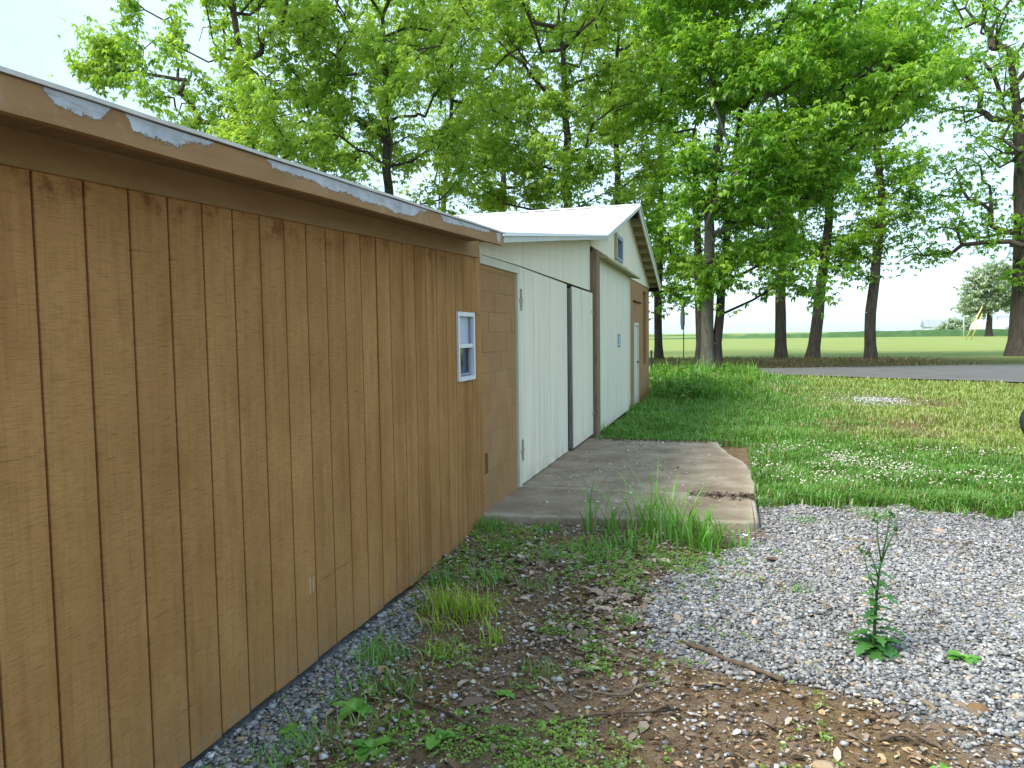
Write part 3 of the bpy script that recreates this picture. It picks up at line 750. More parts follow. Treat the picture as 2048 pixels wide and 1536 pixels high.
def make_tree(name, base, blobs, label, r0, seed, density=1.0, L=.30, leaf='leaf_light', bark='bark', lean=(0, 0), tops=None, stems=None, node_d=1.0, cl=6, sig=.42, depthf=.95, first=.3, group=None):
    r_ = np.random.default_rng(seed)
    bx, by = base
    bl = np.array(blobs)
    H_ = tops or (bl[:, 2].max()+1.0)
    root = empty(name, (bx, by, 0), label, 'tree', group)
    # trunk nodes
    nodes = []; par = []; bw = []
    nt = 18
    tx = np.average(bl[:, 0]); ty = np.average(bl[:, 1])
    w1 = r_.normal(0, .12, 2)
    for i in range(nt):
        t = i/(nt-1)
        k = max(0, (t-.45)/.55)
        x = bx + lean[0]*t + (tx-bx-lean[0])*.55*k**1.4 + w1[0]*math.sin(3*t*3.1) + r_.normal(0, .04)*(t > .2)
        y = by + lean[1]*t + (ty-by-lean[1])*.55*k**1.4 + w1[1]*math.sin(2.6*t*3.1)
        nodes.append((x, y, -.15 + (H_*.86)*t)); par.append(i-1)
    stem_of = {}
    for (sx, sy, lx, ly, hh) in (stems or []):
        b0 = len(nodes)
        for i in range(1, 10): stem_of[b0+i] = b0
        for i in range(10):
            t = i/9; nodes.append((bx+sx+lx*t**1.3+r_.normal(0, .03), by+sy+ly*t**1.3, -.15+hh*t)); par.append(-1 if i == 0 else b0+i-1)
    # attractor points in the crown volumes
    P = []; BW = []
    for (x, y, z, rx, rz) in blobs:
        vol = rx*rx*depthf*rz
        nn = int(max(7, 3.2*node_d*vol**.62))
        u_ = r_.normal(size=(nn, 3)); u_ /= np.linalg.norm(u_, axis=1, keepdims=True); rad = r_.random(nn)**.42
        P.append(np.array([x, y, z]) + u_*rad[:, None]*np.array([rx, max(rx*depthf, 1.2), rz]))
    P = np.concatenate(P)
    N = [np.array(q) for q in nodes]; plen = [0.0]*len(N)
    for i in range(len(N)):
        if par[i] >= 0: plen[i] = plen[par[i]] + np.linalg.norm(N[i]-N[par[i]])
    trunkP = np.array(N)
    dd = np.min(np.linalg.norm(P[:, None]-trunkP[None, nt//3:nt], axis=2), axis=1)
    P = P[np.argsort(dd)]
    arr = np.zeros((len(N)+2*len(P)+4, 3)); arr[:len(N)] = np.array(N); cnt = len(N)
    pl_ = np.zeros(len(arr)); pl_[:cnt] = plen; par = par + [0]*(len(arr)-cnt)
    istr = np.zeros(len(arr), bool); istr[:cnt] = True
    minz = H_*first
    for p in P:
        v = arr[:cnt] - p; dst = np.linalg.norm(v, axis=1)
        cost = dst + .28*pl_[:cnt] + np.where(istr[:cnt] & (arr[:cnt, 2] < min(minz, p[2]-.3)), 50, 0) + np.where(arr[:cnt, 2] > p[2]+.6, 2.5, 0)
        j = int(np.argmin(cost)); dj = dst[j]
        if dj > 1.3:      # a bent intermediate node
            mid = arr[j]*.5 + p*.5 + r_.normal(0, .09*dj, 3) + np.array([0, 0, .06*dj])
            arr[cnt] = mid; par[cnt] = j; pl_[cnt] = pl_[j]+dj*.5; cnt += 1; j = cnt-1
        arr[cnt] = p; par[cnt] = j; pl_[cnt] = pl_[j]+np.linalg.norm(p-arr[j]); cnt += 1
    cn = np.ones(cnt)
    order = np.argsort(-pl_[:cnt])
    isleafnode = np.ones(cnt, bool)
    for i in order:
        if par[i] >= 0: cn[par[i]] += cn[i]; isleafnode[par[i]] = False
    tot = cn.max()
    rad = np.maximum(.012, r0*(cn/tot)**.52)
    rad[:nt] = np.minimum(rad[:nt], r0*(1-.80*np.linspace(0, 1, nt)**1.1)+.03)
    flare = lambda z: 1 + .40*math.exp(-max(z, 0)/.38)
    segs = []; stem_segs = {}; of = {}
    for i in range(cnt):
        j = par[i]
        if i in stem_of or j in of: of[i] = stem_of.get(i, of.get(j))
        elif j in stem_of.values() : of[i] = j
    for i in range(cnt):
        j = par[i]
        if j < 0: continue
        ra_ = rad[j] if (istr[j] and istr[i]) else min(rad[j], rad[i]*1.25)
        sg = (arr[j], arr[i], ra_*(flare(arr[j][2]) if istr[j] else 1), rad[i]*(flare(arr[i][2]) if istr[i] else 1))
        if i in stem_of:
            q0 = r0*.80*(1-.6*max(0, arr[j][2])/12); q1 = r0*.80*(1-.6*max(0, arr[i][2])/12)
            sg = (arr[j], arr[i], q0*flare(arr[j][2]), q1*flare(arr[i][2]))
        (stem_segs.setdefault(of[i], []) if i in of else segs).append(sg)
    thick = [s for s in segs if s[2] > .06]; thin = [s for s in segs if s[2] <= .06]
    Va, Qa = tubes(thick, 10)
    if thin:
        Vb, Qb = tubes(thin, 4); Va, Qa = np.concatenate([Va, Vb]), np.concatenate([Qa, Qb+len(Va)])
    big('trunk', Va, Qa, MAT[bark], root, smooth=True)
    for ss in stem_segs.values():
        Vs, Qs = tubes(ss, 10); big('stem', Vs, Qs, MAT['bark'], root, smooth=True)
    # leaf rosettes round the thin nodes
    ids = np.where((cn[:cnt] < 9) & (~istr[:cnt]))[0]
    m_ = int(round(cl*density))
    C = np.repeat(arr[ids], m_, axis=0) + r_.normal(0, sig, (len(ids)*m_, 3))*np.array([1.2, 1.2, .8])
    # along thin twigs too
    tj = np.array([par[i] for i in ids]); t = r_.random((len(ids), m_//2+1, 1))
    C2 = (arr[ids][:, None]*t + arr[tj][:, None]*(1-t)).reshape(-1, 3) + r_.normal(0, sig*.6, (len(ids)*(m_//2+1), 3))
    C = np.concatenate([C, C2])
    gap = fbm(C[:, 0]*1.0+C[:, 1]*.7, C[:, 2], .9, seed % 50, 2)
    C = C[gap < (.55 if leaf == 'leaf_light' else .66)]
    Vl, Tl, tt = leaves(C, L, 6, .45, seed)
    clump = np.repeat(fbm(C[:, 0]+C[:, 1]*.5, C[:, 2], .6, (seed+7) % 50, 2), 24)
    tt = np.clip(tt + (clump-.5)*.7, 0, 1)
    big('crown', Vl, Tl, MAT[leaf], root, cols=np.repeat(tt[:, None], 3, 1))
    return root

TB = {
    'A': ((-18.20,26.00), [(-19.89,25.0,12.09,2.73,2.73), (-23.79,25.0,13.41,1.85,1.48), (-25.72,26.0,12.86,1.16,1.03), (-17.6,27.0,13.09,3.47,3.47), (-20.27,25.0,9.06,2.46,2.01), (-16.21,26.0,8.57,2.76,2.34), (-18.7,26.0,14.6,4.2,2.34), (-22.52,26.0,14.91,1.74,1.5), (-18.33,27.0,18.29,5.7,3.72), (-17.64,24.0,9.88,2.51,2.09), (-21.6,25.0,10.92,1.62,1.39)]),
    'B': ((-14.29,30.00), [(-16.3,30.0,13.99,3.93,3.68), (-12.97,31.0,12.23,3.1,3.33), (-15.89,29.0,9.2,2.75,2.29), (-11.92,30.0,8.9,2.24,2.01), (-13.82,30.0,17.03,5.42,3.69), (-17.51,29.0,11.46,2.62,2.62), (-13.23,28.0,11.75,2.64,2.42)]),
    'C': ((-14.89,38.00), [(-13.02,38.0,15.37,3.73,4.59), (-13.66,38.0,11.01,2.8,2.8), (-11.89,39.0,19.22,4.5,3.9), (-15.53,38.0,18.0,3.88,3.58), (-15.31,37.0,8.83,2.2,1.37), (-13.19,39.0,9.3,1.98,1.13)]),
    'D': ((-7.24,34.00), [(-9.2,34.0,13.88,3.53,3.78), (-6.63,33.0,14.34,3.4,3.16), (-7.58,33.0,10.09,3.07,2.59), (-5.02,34.0,11.89,2.91,3.15), (-7.73,34.0,18.37,6.01,3.4), (-10.78,35.0,9.88,2.54,2.03), (-9.29,35.0,8.47,2.49,1.12), (-6.0,33.0,8.66,2.08,1.62)]),
    'D2': ((-5.98,40.00), [(-4.85,40.0,16.66,3.78,3.49), (-4.86,40.0,11.54,2.52,3.36), (-5.63,40.0,19.55,4.48,2.99), (-7.15,41.0,14.91,2.95,3.54), (-4.34,40.0,9.16,1.66,1.66)]),
    'E': ((-4.29,47.41), [(-4.53,47.41,7.44,2.43,3.89), (-3.47,47.41,11.67,2.95,3.94), (-4.84,47.41,16.33,3.71,4.72), (-3.38,46.41,3.94,1.57,1.26), (-2.7,47.41,6.13,1.93,2.26), (-3.93,47.41,20.13,4.14,3.79)]),
    'F': ((-0.95,34.61), [(-1.32,34.01,13.65,3.66,3.41), (0.75,33.01,10.42,3.46,3.0), (-0.65,33.01,7.43,2.72,2.27), (1.96,34.01,13.06,4.13,3.16), (4.37,33.01,11.46,3.52,2.82), (2.8,34.01,8.64,3.06,2.12), (0.61,34.01,4.74,2.31,1.73), (2.77,33.01,3.74,1.68,0.9), (-0.73,33.01,3.86,1.01,1.79), (-0.29,34.01,16.44,4.76,2.51), (3.49,34.01,15.31,4.48,2.49), (6.55,34.01,12.34,2.69,1.96), (-2.44,35.01,6.1,1.67,2.15), (1.87,35.01,6.53,2.63,1.91)]),
    'G': ((3.03,48.47), [(2.59,48.47,8.73,2.65,2.65), (1.16,48.47,6.07,1.97,1.64), (3.42,48.47,11.97,3.69,3.36), (2.79,48.47,17.35,4.48,4.48), (2.07,49.47,7.06,2.02,1.68)]),
    'H': ((4.79,48.26), [(5.41,48.26,8.24,2.98,2.65), (6.53,48.26,6.42,1.82,1.16), (5.07,48.26,12.67,3.7,3.7), (6.37,48.26,17.17,4.49,4.49)]),
    'I': ((7.71,46.17), [(8.0,46.17,10.01,3.06,2.57), (9.29,46.17,8.28,1.77,1.61), (7.43,46.17,13.35,3.26,2.93), (8.62,46.17,17.28,3.68,4.02), (6.65,46.17,5.91,0.95,1.58), (7.01,46.17,7.86,1.59,1.59)]),
    'J': ((16.39,50.49), [(12.62,50.49,7.57,3.19,1.95), (14.57,49.49,7.05,2.45,1.75), (13.82,50.49,12.47,3.97,3.61), (14.45,50.49,18.15,5.21,4.84), (11.82,51.49,18.23,3.37,4.12), (11.31,50.49,5.99,1.75,1.05), (18.3,50.49,14.63,4.48,5.97), (18.5,50.49,8.12,3.66,3.29), (16.42,50.49,19.87,5.69,4.93), (15.76,49.49,4.99,1.06,1.06), (13.63,51.49,9.75,3.28,2.18)]),
    'K': ((-28.01,48.00), [(-28.09,48.0,20.27,6.74,6.74), (-25.92,48.0,13.46,4.9,3.39), (-31.5,48.0,16.74,4.81,4.81), (-27.11,48.0,25.99,8.15,4.48)]),
    'L': ((-15.69,52.00), [(-15.54,52.0,21.25,7.02,6.63), (-13.77,52.0,14.09,5.22,4.1), (-18.65,52.0,16.98,5.04,5.04), (-14.73,52.0,26.32,8.03,4.42), (-10.48,52.0,17.95,4.88,4.88)]),
}
mk = lambda k, label, r0, seed, **kw: make_tree('tree', TB[k][0], TB[k][1], label, r0, seed, **kw)
mk('A', 'leftmost light green tree, branch reaching into open sky above the brown shed', .27, 11, L=.215, cl=30, sig=.40)
mk('B', 'light green tree with dark forked trunk rising behind the brown shed roof', .27, 12, L=.215, cl=30)
mk('C', 'slimmer light green tree right of the forked trunk behind the shed', .19, 13, L=.215, cl=30)
mk('D', 'broad light green tree standing behind the white barn roof', .27, 14, L=.215, cl=30)
mk('D2', 'tree rising directly behind the peak of the white barn roof', .24, 15, L=.215, cl=30)
mk('K', 'tall tree in the back filling the gap between the two left trees', .30, 16, L=.25, cl=7)
mk('L', 'tall tree in the back behind the middle of the white barn roof', .30, 17, L=.25, cl=7)
mk('E', 'dark straight trunk tree just right of the barn corner', .25, 18, L=.225, leaf='leaf_dark', cl=24, first=.15)
mk('F', 'densest dark green tree with three joined stems beside the road', .29, 19, L=.235, leaf='leaf_dark', bark='bark_pale', cl=32, node_d=1.25, first=.10, stems=[(-.34, .25, -.3, .4, 11.0), (.36, .25, 1.0, .3, 11.5)])
mk('G', 'straight tree beyond the road, left of the leaning one', .34, 20, L=.225, leaf='leaf_dark', cl=24, bark='bark_grey', first=.2)
mk('H', 'tree beyond the road with its trunk leaning to the right', .35, 21, L=.225, leaf='leaf_dark', cl=24, lean=(1.6, 0), bark='bark_grey', first=.2)
mk('I', 'slim tree beyond the road beside the open gap of sky', .30, 22, L=.225, leaf='leaf_dark', cl=24, lean=(.4, 0), bark='bark_grey', first=.2)
mk('J', 'big sparse tree with flared trunk base at the right edge beyond the road', .58, 23, L=.235, leaf='leaf_dark', cl=9, bark='bark_grey', first=.2)
make_tree('tree', (55.8, 190), [(55.5, 190, 10.5, 6.2, 5.4), (52.5, 190, 7.5, 3.5, 3), (58.5, 190, 8, 3.4, 3.4), (56, 190, 13.5, 4, 3.5)], 'pale distant tree across the field near the horizon', .7, 31, leaf='leaf_far', L=.75, cl=7, sig=.8, first=.1)

# ------------------------------------------------------------------ distant things
for k, (x, y, h, w_, lab) in enumerate([(61.5, 240, 5.0, 3.6, 'low round far tree, left one of the pair on the horizon'), (66.0, 242, 6.2, 4.2, 'low round far tree, right one of the pair on the horizon')]):
    make_tree('tree', (x, y), [(x, y, h*.5, w_, h*.45), (x-1.2, y, h*.42, w_*.8, h*.35), (x+1.2, y, h*.6, w_*.7, h*.32)], lab, .3, 41+k, leaf='leaf_far', L=.7, cl=7, sig=.5, first=.05)
hs = empty('house', (62.5, 262, 0), 'small far house with grey roof on the horizon', 'house')
box('wall', 58.8, 66, 259, 265, 0, 2.6, MAT['white'], hs)
mesh('roof', [(58.3, 258.6, 2.6), (66.5, 258.6, 2.6), (66.5, 265.4, 2.6), (58.3, 265.4, 2.6), (58.3, 262, 4.9), (66.5, 262, 4.9)], [(0, 1, 5, 4), (3, 4, 5, 2), (0, 4, 3), (1, 2, 5), (3, 2, 1, 0)], MAT['slate'], hs)
box('window', 61.5, 62.6, 258.94, 258.99, 1.0, 2.0, MAT['pane_dark'], hs)
for k, (x, lab) in enumerate([(63.7, 'left white domed hut beside the far tree'), (68.3, 'right white domed hut beside the far tree')]):
    V = []; F = []; n = 14
    for yy_ in (218, 226):
        for i in range(n+1):
            t = math.pi*i/n; V.append((x+2.2*math.cos(t), yy_, 4.3*math.sin(t)))
    for i in range(n): F.append((i, i+1, n+2+i, n+1+i))
    F += [tuple(range(n+1))[::-1], tuple(range(n+1, 2*n+2))]
    hut = empty('storage_hut', (x, 222, 0), lab, 'hut', 'white domed huts on the horizon')
    mesh('shell', V, F, MAT['white'], hut)
    box('door', x-.6, x+.6, 217.93, 217.98, 0, 2.1, MAT['slate'], hut)
hs2 = empty('house', (75, 235, 0), 'far white house with blue grey roof right of the domed huts', 'house')
box('wall', 71.6, 80, 232, 238, 0, 2.8, MAT['white'], hs2)
mesh('roof', [(71, 231.6, 2.8), (80.6, 231.6, 2.8), (80.6, 238.4, 2.8), (71, 238.4, 2.8), (71, 235, 5.4), (80.6, 235, 5.4)], [(0, 1, 5, 4), (3, 4, 5, 2), (0, 4, 3), (1, 2, 5), (3, 2, 1, 0)], MAT['slate'], hs2)
# crop strip along the far edge of the field
xs = np.linspace(-30, 140, 300); V = []
for x in xs:
    h0 = .05 + (.95 + .35*float(noise2(x, 0, .7)))*float(sstep(-30, 35, x)) + .25*float(sstep(20, 40, x))
    V += [(x, 204, 0), (x, 204.6, h0), (x, 214, h0+.3*float(noise2(x, 9, .5))), (x, 214.5, 0)]
F = [(i*4+k, (i+1)*4+k, (i+1)*4+k+1, i*4+k+1) for i in range(len(xs)-1) for k in range(3)]
tag(mesh('crop_strip', V, F, MAT['crop']), 'dark green band of crops along the far edge of the field', 'crop', kind='stuff')
xs = np.linspace(-160, 40, 200); V = []
for x in xs:
    h0 = .3 + .5*float(noise2(x, 0, .3)); V += [(x, 420, 0), (x, 421, h0), (x, 430, h0), (x, 431, 0)]
tag(mesh('hedgerow', V, [(i*4+k, (i+1)*4+k, (i+1)*4+k+1, i*4+k+1) for i in range(len(xs)-1) for k in range(3)], MAT['crop']), 'thin dark hedge line on the left horizon', 'hedge', kind='stuff')  # hedge green lightened to stand in for haze

# utility pole behind the big right tree with two guy wires in yellow guards
up_ = empty('utility_pole', (42.3, 130, 0), 'wooden utility pole with two yellow guarded guy wires, behind the right tree', 'pole')
Vp, Fp = polytube([(42.3, 130, -.2), (42.3, 130, 9), (42.3, 130, 19)], [.2, .17, .13], 10); mesh('pole', Vp, Fp, MAT['pole'], up_, True)
box('crossarm', 41.0, 43.6, 129.85, 129.72, 17.6, 17.8, MAT['pole'], up_)
for k, dx in enumerate((0, .75)):
    a = np.array([35.0+dx, 130, 0.0]); b = np.array([42.3, 130, 17.2+1*k]); dd = b-a
    Vp, Fp = polytube([a, a+dd*.5, b], [.03]*3, 6); wre = mesh('guy_wire', Vp, Fp, MAT['galv'], up_, True)
    Vp, Fp = polytube([a+dd*.015, a+dd*(.30 if k == 0 else .22)], [.10, .085], 8); mesh('guard', Vp, Fp, MAT['yellow'], up_, True)
Vp, Fp = polytube([(53.4, 200, 0), (53.4, 200, 5.2)], [.10, .08], 8)
lp = empty('field_pole', (53.4, 200, 0), 'thin pale pole standing among the far low trees', 'pole')
mesh('shaft', Vp, Fp, MAT['white'], lp, True); box('cap', 53.25, 53.55, 199.9, 200.1, 5.2, 5.35, MAT['slate'], lp)

# road sign seen edge-on
rs = empty('road_sign', (-2.88, 49.2, 0), 'dark road sign on a thin post seen edge on, beside the three-stemmed tree', 'sign')
box('post', -2.91, -2.85, 49.15, 49.21, -.2, 3.9, MAT['green_metal'], rs, .005)
V = []; n = 8
for s in (0, 1):
    for i in range(n):
        t = (i+.5)/n*2*math.pi
        q = .72*math.sin(t); V.append((-2.99+.09*s - .28*math.cos(t)*.55*1 + 0*q, 49.10 + .78*math.cos(t), 2.55+.78*math.sin(t)))
mesh('panel', V, [tuple(range(n))[::-1], tuple(range(n, 2*n))] + [(i, (i+1) % n, n+(i+1) % n, n+i) for i in range(n)], MAT['galv'], rs)
box('street_name_blade', -3.25, -2.45, 49.16, 49.20, 3.72, 3.95, MAT['sign_teal'], rs)
box('street_name_blade', -2.90, -2.86, 48.8, 49.6, 3.46, 3.69, MAT['sign_teal'], rs)
# thin fence post beside the barn corner
fp = empty('fence_post', (-2.66, 26.5, 0), 'thin dark metal fence post just past the barn corner', 'post')
box('shaft', -2.68, -2.65, 26.48, 26.52, -.3, 1.02, MAT['green_metal'], fp)
box('flange', -2.70, -2.63, 26.521, 26.533, -.3, 1.01, MAT['green_metal'], fp)

# wheel at the right edge
wh = empty('wheel', (4.26, 12.0, .0), 'black rubber tyred wheel standing in the grass at the right edge', 'wheel')
def ring(name, prof, mat, parent, c, ax, n=36):
    ax = Vector(ax).normalized(); u_ = Vector((0, 0, 1)); w_ = ax.cross(u_); V = []; m = len(prof)
    for i in range(n):
        t = 2*math.pi*i/n; rd = u_*math.cos(t) + w_*math.sin(t)
        for (rr, h) in prof: V.append(Vector(c) + rd*rr + ax*h)
    F = [(i*m+k, ((i+1) % n)*m+k, ((i+1) % n)*m+(k+1) % m, i*m+(k+1) % m) for i in range(n) for k in range(m)]
    return mesh(name, V, F, mat, parent, True)
wax = (.35, .94, 0); wc = (4.26, 12.0, .29)
ty = ring('tyre', [(.18, -.09), (.24, -.115), (.285, -.10), (.31, -.06), (.315, 0), (.31, .06), (.285, .10), (.24, .115), (.18, .09)], MAT['rubber'], wh, wc, wax)
ring('rim', [(.02, -.03), (.10, -.035), (.15, -.02), (.178, -.085), (.185, -.085), (.185, .085), (.178, .085), (.15, .03), (.02, .03)], MAT['rim'], wh, wc, wax)

# ------------------------------------------------------------------ ground cover as stuff
def gz(x, y): return ground_z(x, y)
# gravel stones
phi = (1+5**.5)/2
ico = np.array([(-1, phi, 0), (1, phi, 0), (-1, -phi, 0), (1, -phi, 0), (0, -1, phi), (0, 1, phi), (0, -1, -phi), (0, 1, -phi), (phi, 0, -1), (phi, 0, 1), (-phi, 0, -1), (-phi, 0, 1)], float)/math.sqrt(1+phi*phi)
icoF = np.array([(0, 11, 5), (0, 5, 1), (0, 1, 7), (0, 7, 10), (0, 10, 11), (1, 5, 9), (5, 11, 4), (11, 10, 2), (10, 7, 6), (7, 1, 8), (3, 9, 4), (3, 4, 2), (3, 2, 6), (3, 6, 8), (3, 8, 9), (4, 9, 5), (2, 4, 11), (6, 2, 10), (8, 6, 7), (9, 8, 1)])
r_ = np.random.default_rng(3)
def in_view(x, y, pad=1.3): return (x < .345*y + pad) & (x > -2.0)
pts = np.stack([r_.uniform(-1.97, 4.3, 430000), r_.uniform(1.7, 8.3, 430000)], 1)
g, d, m, st, fld = zones(pts[:, 0], pts[:, 1])
on_slab = (pts[:, 0] < .26) & (pts[:, 1] > 5.96+.115*(pts[:, 0]+2.1))
prob = np.clip(g*1.0 + .075*d*(1-g)*(.3+1.4*fbm(pts[:, 0], pts[:, 1], 2.2, 150)), 0, 1)*np.where(pts[:, 1] > 6, .8, 1)
keep = (r_.random(len(pts)) < prob*np.where(pts[:, 0] > .345*pts[:, 1]+.15, .28, .56)) & in_view(pts[:, 0], pts[:, 1]) & ~on_slab
pts = pts[keep]; gk = g[keep]
more = np.stack([r_.normal(3.05, .65, 900), r_.normal(18.7, 1.1, 900)], 1); more2 = np.stack([r_.normal(2.9, .7, 500), r_.normal(12.4, .5, 500)], 1); more3 = np.stack([r_.normal(2.35, .3, 500), r_.normal(8.1, .12, 500)], 1)
pts = np.concatenate([pts, more, more2, more3]); K = len(pts)
sz = np.exp(r_.normal(math.log(.0080), .38, K)); sz[-1900:-1000] *= 1.9; sz[:-1900] *= np.where(gk > .3, 1.0, .85)
sz = np.minimum(sz, .021)
sc = sz[:, None]*np.stack([r_.uniform(.8, 1.35, K), r_.uniform(.75, 1.2, K), r_.uniform(.4, .75, K)], 1)
q = r_.normal(size=(K, 4)); q /= np.linalg.norm(q, axis=1, keepdims=True)
w, x, y, z = q.T
Rm = np.stack([np.stack([1-2*(y*y+z*z), 2*(x*y-z*w), 2*(x*z+y*w)], 1), np.stack([2*(x*y+z*w), 1-2*(x*x+z*z), 2*(y*z-x*w)], 1), np.stack([2*(x*z-y*w), 2*(y*z+x*w), 1-2*(x*x+y*y)], 1)], 1)
cube = np.array([(x_, y_, z_) for z_ in (-1, 1) for y_ in (-1, 1) for x_ in (-1, 1)], float)*.66
cubeT = np.array([(0, 2, 3), (0, 3, 1), (4, 5, 7), (4, 7, 6), (0, 1, 5), (0, 5, 4), (2, 6, 7), (2, 7, 3), (0, 4, 6), (0, 6, 2), (1, 3, 7), (1, 7, 5)])
loc = cube[None] + r_.normal(0, .22, (K, 8, 3))
loc = np.einsum('kij,kvj->kvi', Rm, loc)*sc[:, None, :]
cz = gz(pts[:, 0], pts[:, 1]) + sc[:, 2]*.35 + r_.uniform(0, .012, K)
V = loc + np.stack([pts[:, 0], pts[:, 1], cz], 1)[:, None, :]
T = (cubeT[None] + (np.arange(K)*8)[:, None, None]).reshape(-1, 3)
val = np.clip(r_.normal(.31, .10, K), .06, .7)
val[:-1900] *= np.where(gk > .3, 1.0, 1.45)*(.78 + .5*fbm(pts[:-1900, 0], pts[:-1900, 1], 1.3, 120))
val[-1900:] = np.clip(val[-1900:]*2.0, .5, .85); hue = r_.random(K)
cc = np.stack([val*(.98+.08*hue), val*(.99+.02*hue), val*(1.04-.12*hue)], 1)
tan = r_.random(K) < .07; cc[tan] *= np.array([1.1, .88, .62])
tag(big('gravel', V.reshape(-1, 3), T, MAT['stone'], cols=np.repeat(cc, 8, axis=0)), 'loose grey limestone gravel on the drive', 'gravel', kind='stuff')

def blades(P, h, w, cols, seed, bend=.5, upz=None):
    """three-point grass blades; P base points Nx3"""
    r_ = np.random.default_rng(seed); N = len(P)
    az = r_.random(N)*6.283; D = np.stack([np.cos(az), np.sin(az), np.zeros(N)], 1); S = np.stack([-np.sin(az), np.cos(az), np.zeros(N)], 1)
    bn = bend*(.4+r_.random(N))
    m1 = P + D*(h*bn*.30)[:, None] + np.array([0, 0, 1.])*(h*.62)[:, None]
    tp = P + D*(h*bn)[:, None] + np.array([0, 0, 1.])*(h*(1-.35*bn))[:, None]
    ww = (w*.5)[:, None]
    V = np.stack([P-S*ww, P+S*ww, m1+S*ww*.8, m1-S*ww*.8, tp], 1).reshape(-1, 3)
    k = np.arange(N)*5
    T = np.concatenate([np.stack([k, k+1, k+2], 1), np.stack([k, k+2, k+3], 1), np.stack([k+3, k+2, k+4], 1)])
    return V, T, np.repeat(cols, 5, axis=0)

# lawn between the drive and the road
N = 170000
v_ = r_.random(N); Y = 1/(1/31.0 + v_*(1/7.0-1/31.0)); X = np.maximum(r_.uniform(-.20, .44, N)*Y, -3.2) + r_.normal(0, .1, N)
w0 = fbm(X, Y, 1.7, 5)-.5; dens = fbm(X, Y, .8, 15); fine = fbm(X, Y, 3, 16)
g, d, m, st, fld = zones(X, Y)
road_n = np.interp(X, *zip(*near_edge))
ok = (X > -2.02) & (Y < road_n - .05) & ~((X < .24) & (Y < 10.75) & (Y > 5.9)) & (r_.random(N) > g*.96) & (r_.random(N) > d*.55) & (Y > 7.0)
ok &= ~((X > DX-.1) & (X < DX+.15) & (Y < 19.7)) | (Y > 19.7)
X, Y, dens, fine, st = X[ok], Y[ok], dens[ok], fine[ok], st[ok]; N = len(X)
weed = sstep(2.0, -.3, X - (Y-17)*.06)*sstep(15.5, 19, Y)
patchy = fbm(X, Y, 1.9, 130)
worn = np.exp(-(((X-2.7)/1.1)**2 + ((Y-13.2)/1.7)**2)) + .8*np.exp(-(((X-3.2)/1.5)**2 + ((Y-18.0)/1.6)**2)) + .5*np.exp(-(((X-.6)/.7)**2 + ((Y-22)/2)**2))
worn = worn*sstep(.3, .6, fbm(X, Y, 1.4, 160))
kp = r_.random(N) < (.45 + 1.1*patchy)*(1-.8*np.clip(worn, 0, 1))
X, Y, dens, fine, st, patchy = X[kp], Y[kp], dens[kp], fine[kp], st[kp], patchy[kp]; N = len(X); weed = weed[kp]; worn = worn[kp]
hgt = (.02 + .10*dens + .14*np.clip(patchy-.35, 0, 1) + .04*fine)*(.6+.7*r_.random(N))*(1+2.4*weed*r_.random(N)) * np.where(st > .3, .7, 1)
wid = (.006 + .0006*Y)*(.7+.6*r_.random(N))
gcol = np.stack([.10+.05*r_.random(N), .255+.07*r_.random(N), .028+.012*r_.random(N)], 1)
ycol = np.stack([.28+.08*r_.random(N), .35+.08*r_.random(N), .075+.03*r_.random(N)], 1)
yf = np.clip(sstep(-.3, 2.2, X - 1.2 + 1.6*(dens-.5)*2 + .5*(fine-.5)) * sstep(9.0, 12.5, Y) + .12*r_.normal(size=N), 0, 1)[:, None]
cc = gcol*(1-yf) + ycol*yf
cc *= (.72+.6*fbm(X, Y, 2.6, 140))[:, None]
dry = (r_.random(N) < .06 + .25*(st > .25) + .5*worn); cc[dry] = np.array([.34, .27, .13])*(.7+.5*r_.random(dry.sum()))[:, None]
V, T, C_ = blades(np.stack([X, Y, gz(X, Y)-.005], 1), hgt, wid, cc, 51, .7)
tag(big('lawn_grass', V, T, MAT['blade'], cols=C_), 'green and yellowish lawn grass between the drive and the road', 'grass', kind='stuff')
# tall weeds by the far end of the barn
N = 16000
X = r_.uniform(-2.9, 1.4, N); Y = r_.uniform(17.5, 29.5, N)
wv = fbm(X, Y, .6, 70)
ok = (wv > .44) & (X < .1 + .06*(Y-14) + .6*(wv-.4)) & ~((X < -1.8) & (Y < 19.9)) & (Y < 29.4)
X, Y, wv = X[ok], Y[ok], wv[ok]; N = len(X)
cc = np.stack([.10+.12*r_.random(N), .29+.12*r_.random(N), .035+.02*r_.random(N)], 1)
V, T, C_ = blades(np.stack([X, Y, gz(X, Y)], 1), (.15+.70*r_.random(N)**1.8)*(.20+2.6*np.clip(fbm(X, Y, 1.6, 71)-.36, 0, 1)), .012+.016*r_.random(N), cc, 52, .7)
sel = r_.random(N) < .22; PX, PY = X[sel], Y[sel]; hz = (.05+.38*r_.random(len(PX)))*(.20+2.6*np.clip(fbm(PX, PY, 1.6, 71)-.36, 0, 1))
V2, T2, t2 = leaves(np.stack([PX, PY, gz(PX, PY)+hz], 1), .13, 6, .1, 59)
C2_ = np.array([.045, .17, .02])[None]*(1-t2[:, None]) + np.array([.24, .38, .05])[None]*t2[:, None]
V, T, C_ = np.concatenate([V, V2]), np.concatenate([T, T2+len(V)]), np.concatenate([C_, C2_])
tag(big('tall_weeds', V, T, MAT['blade'], cols=C_), 'tall lush weeds growing past the barn corner before the road', 'weeds', kind='stuff')
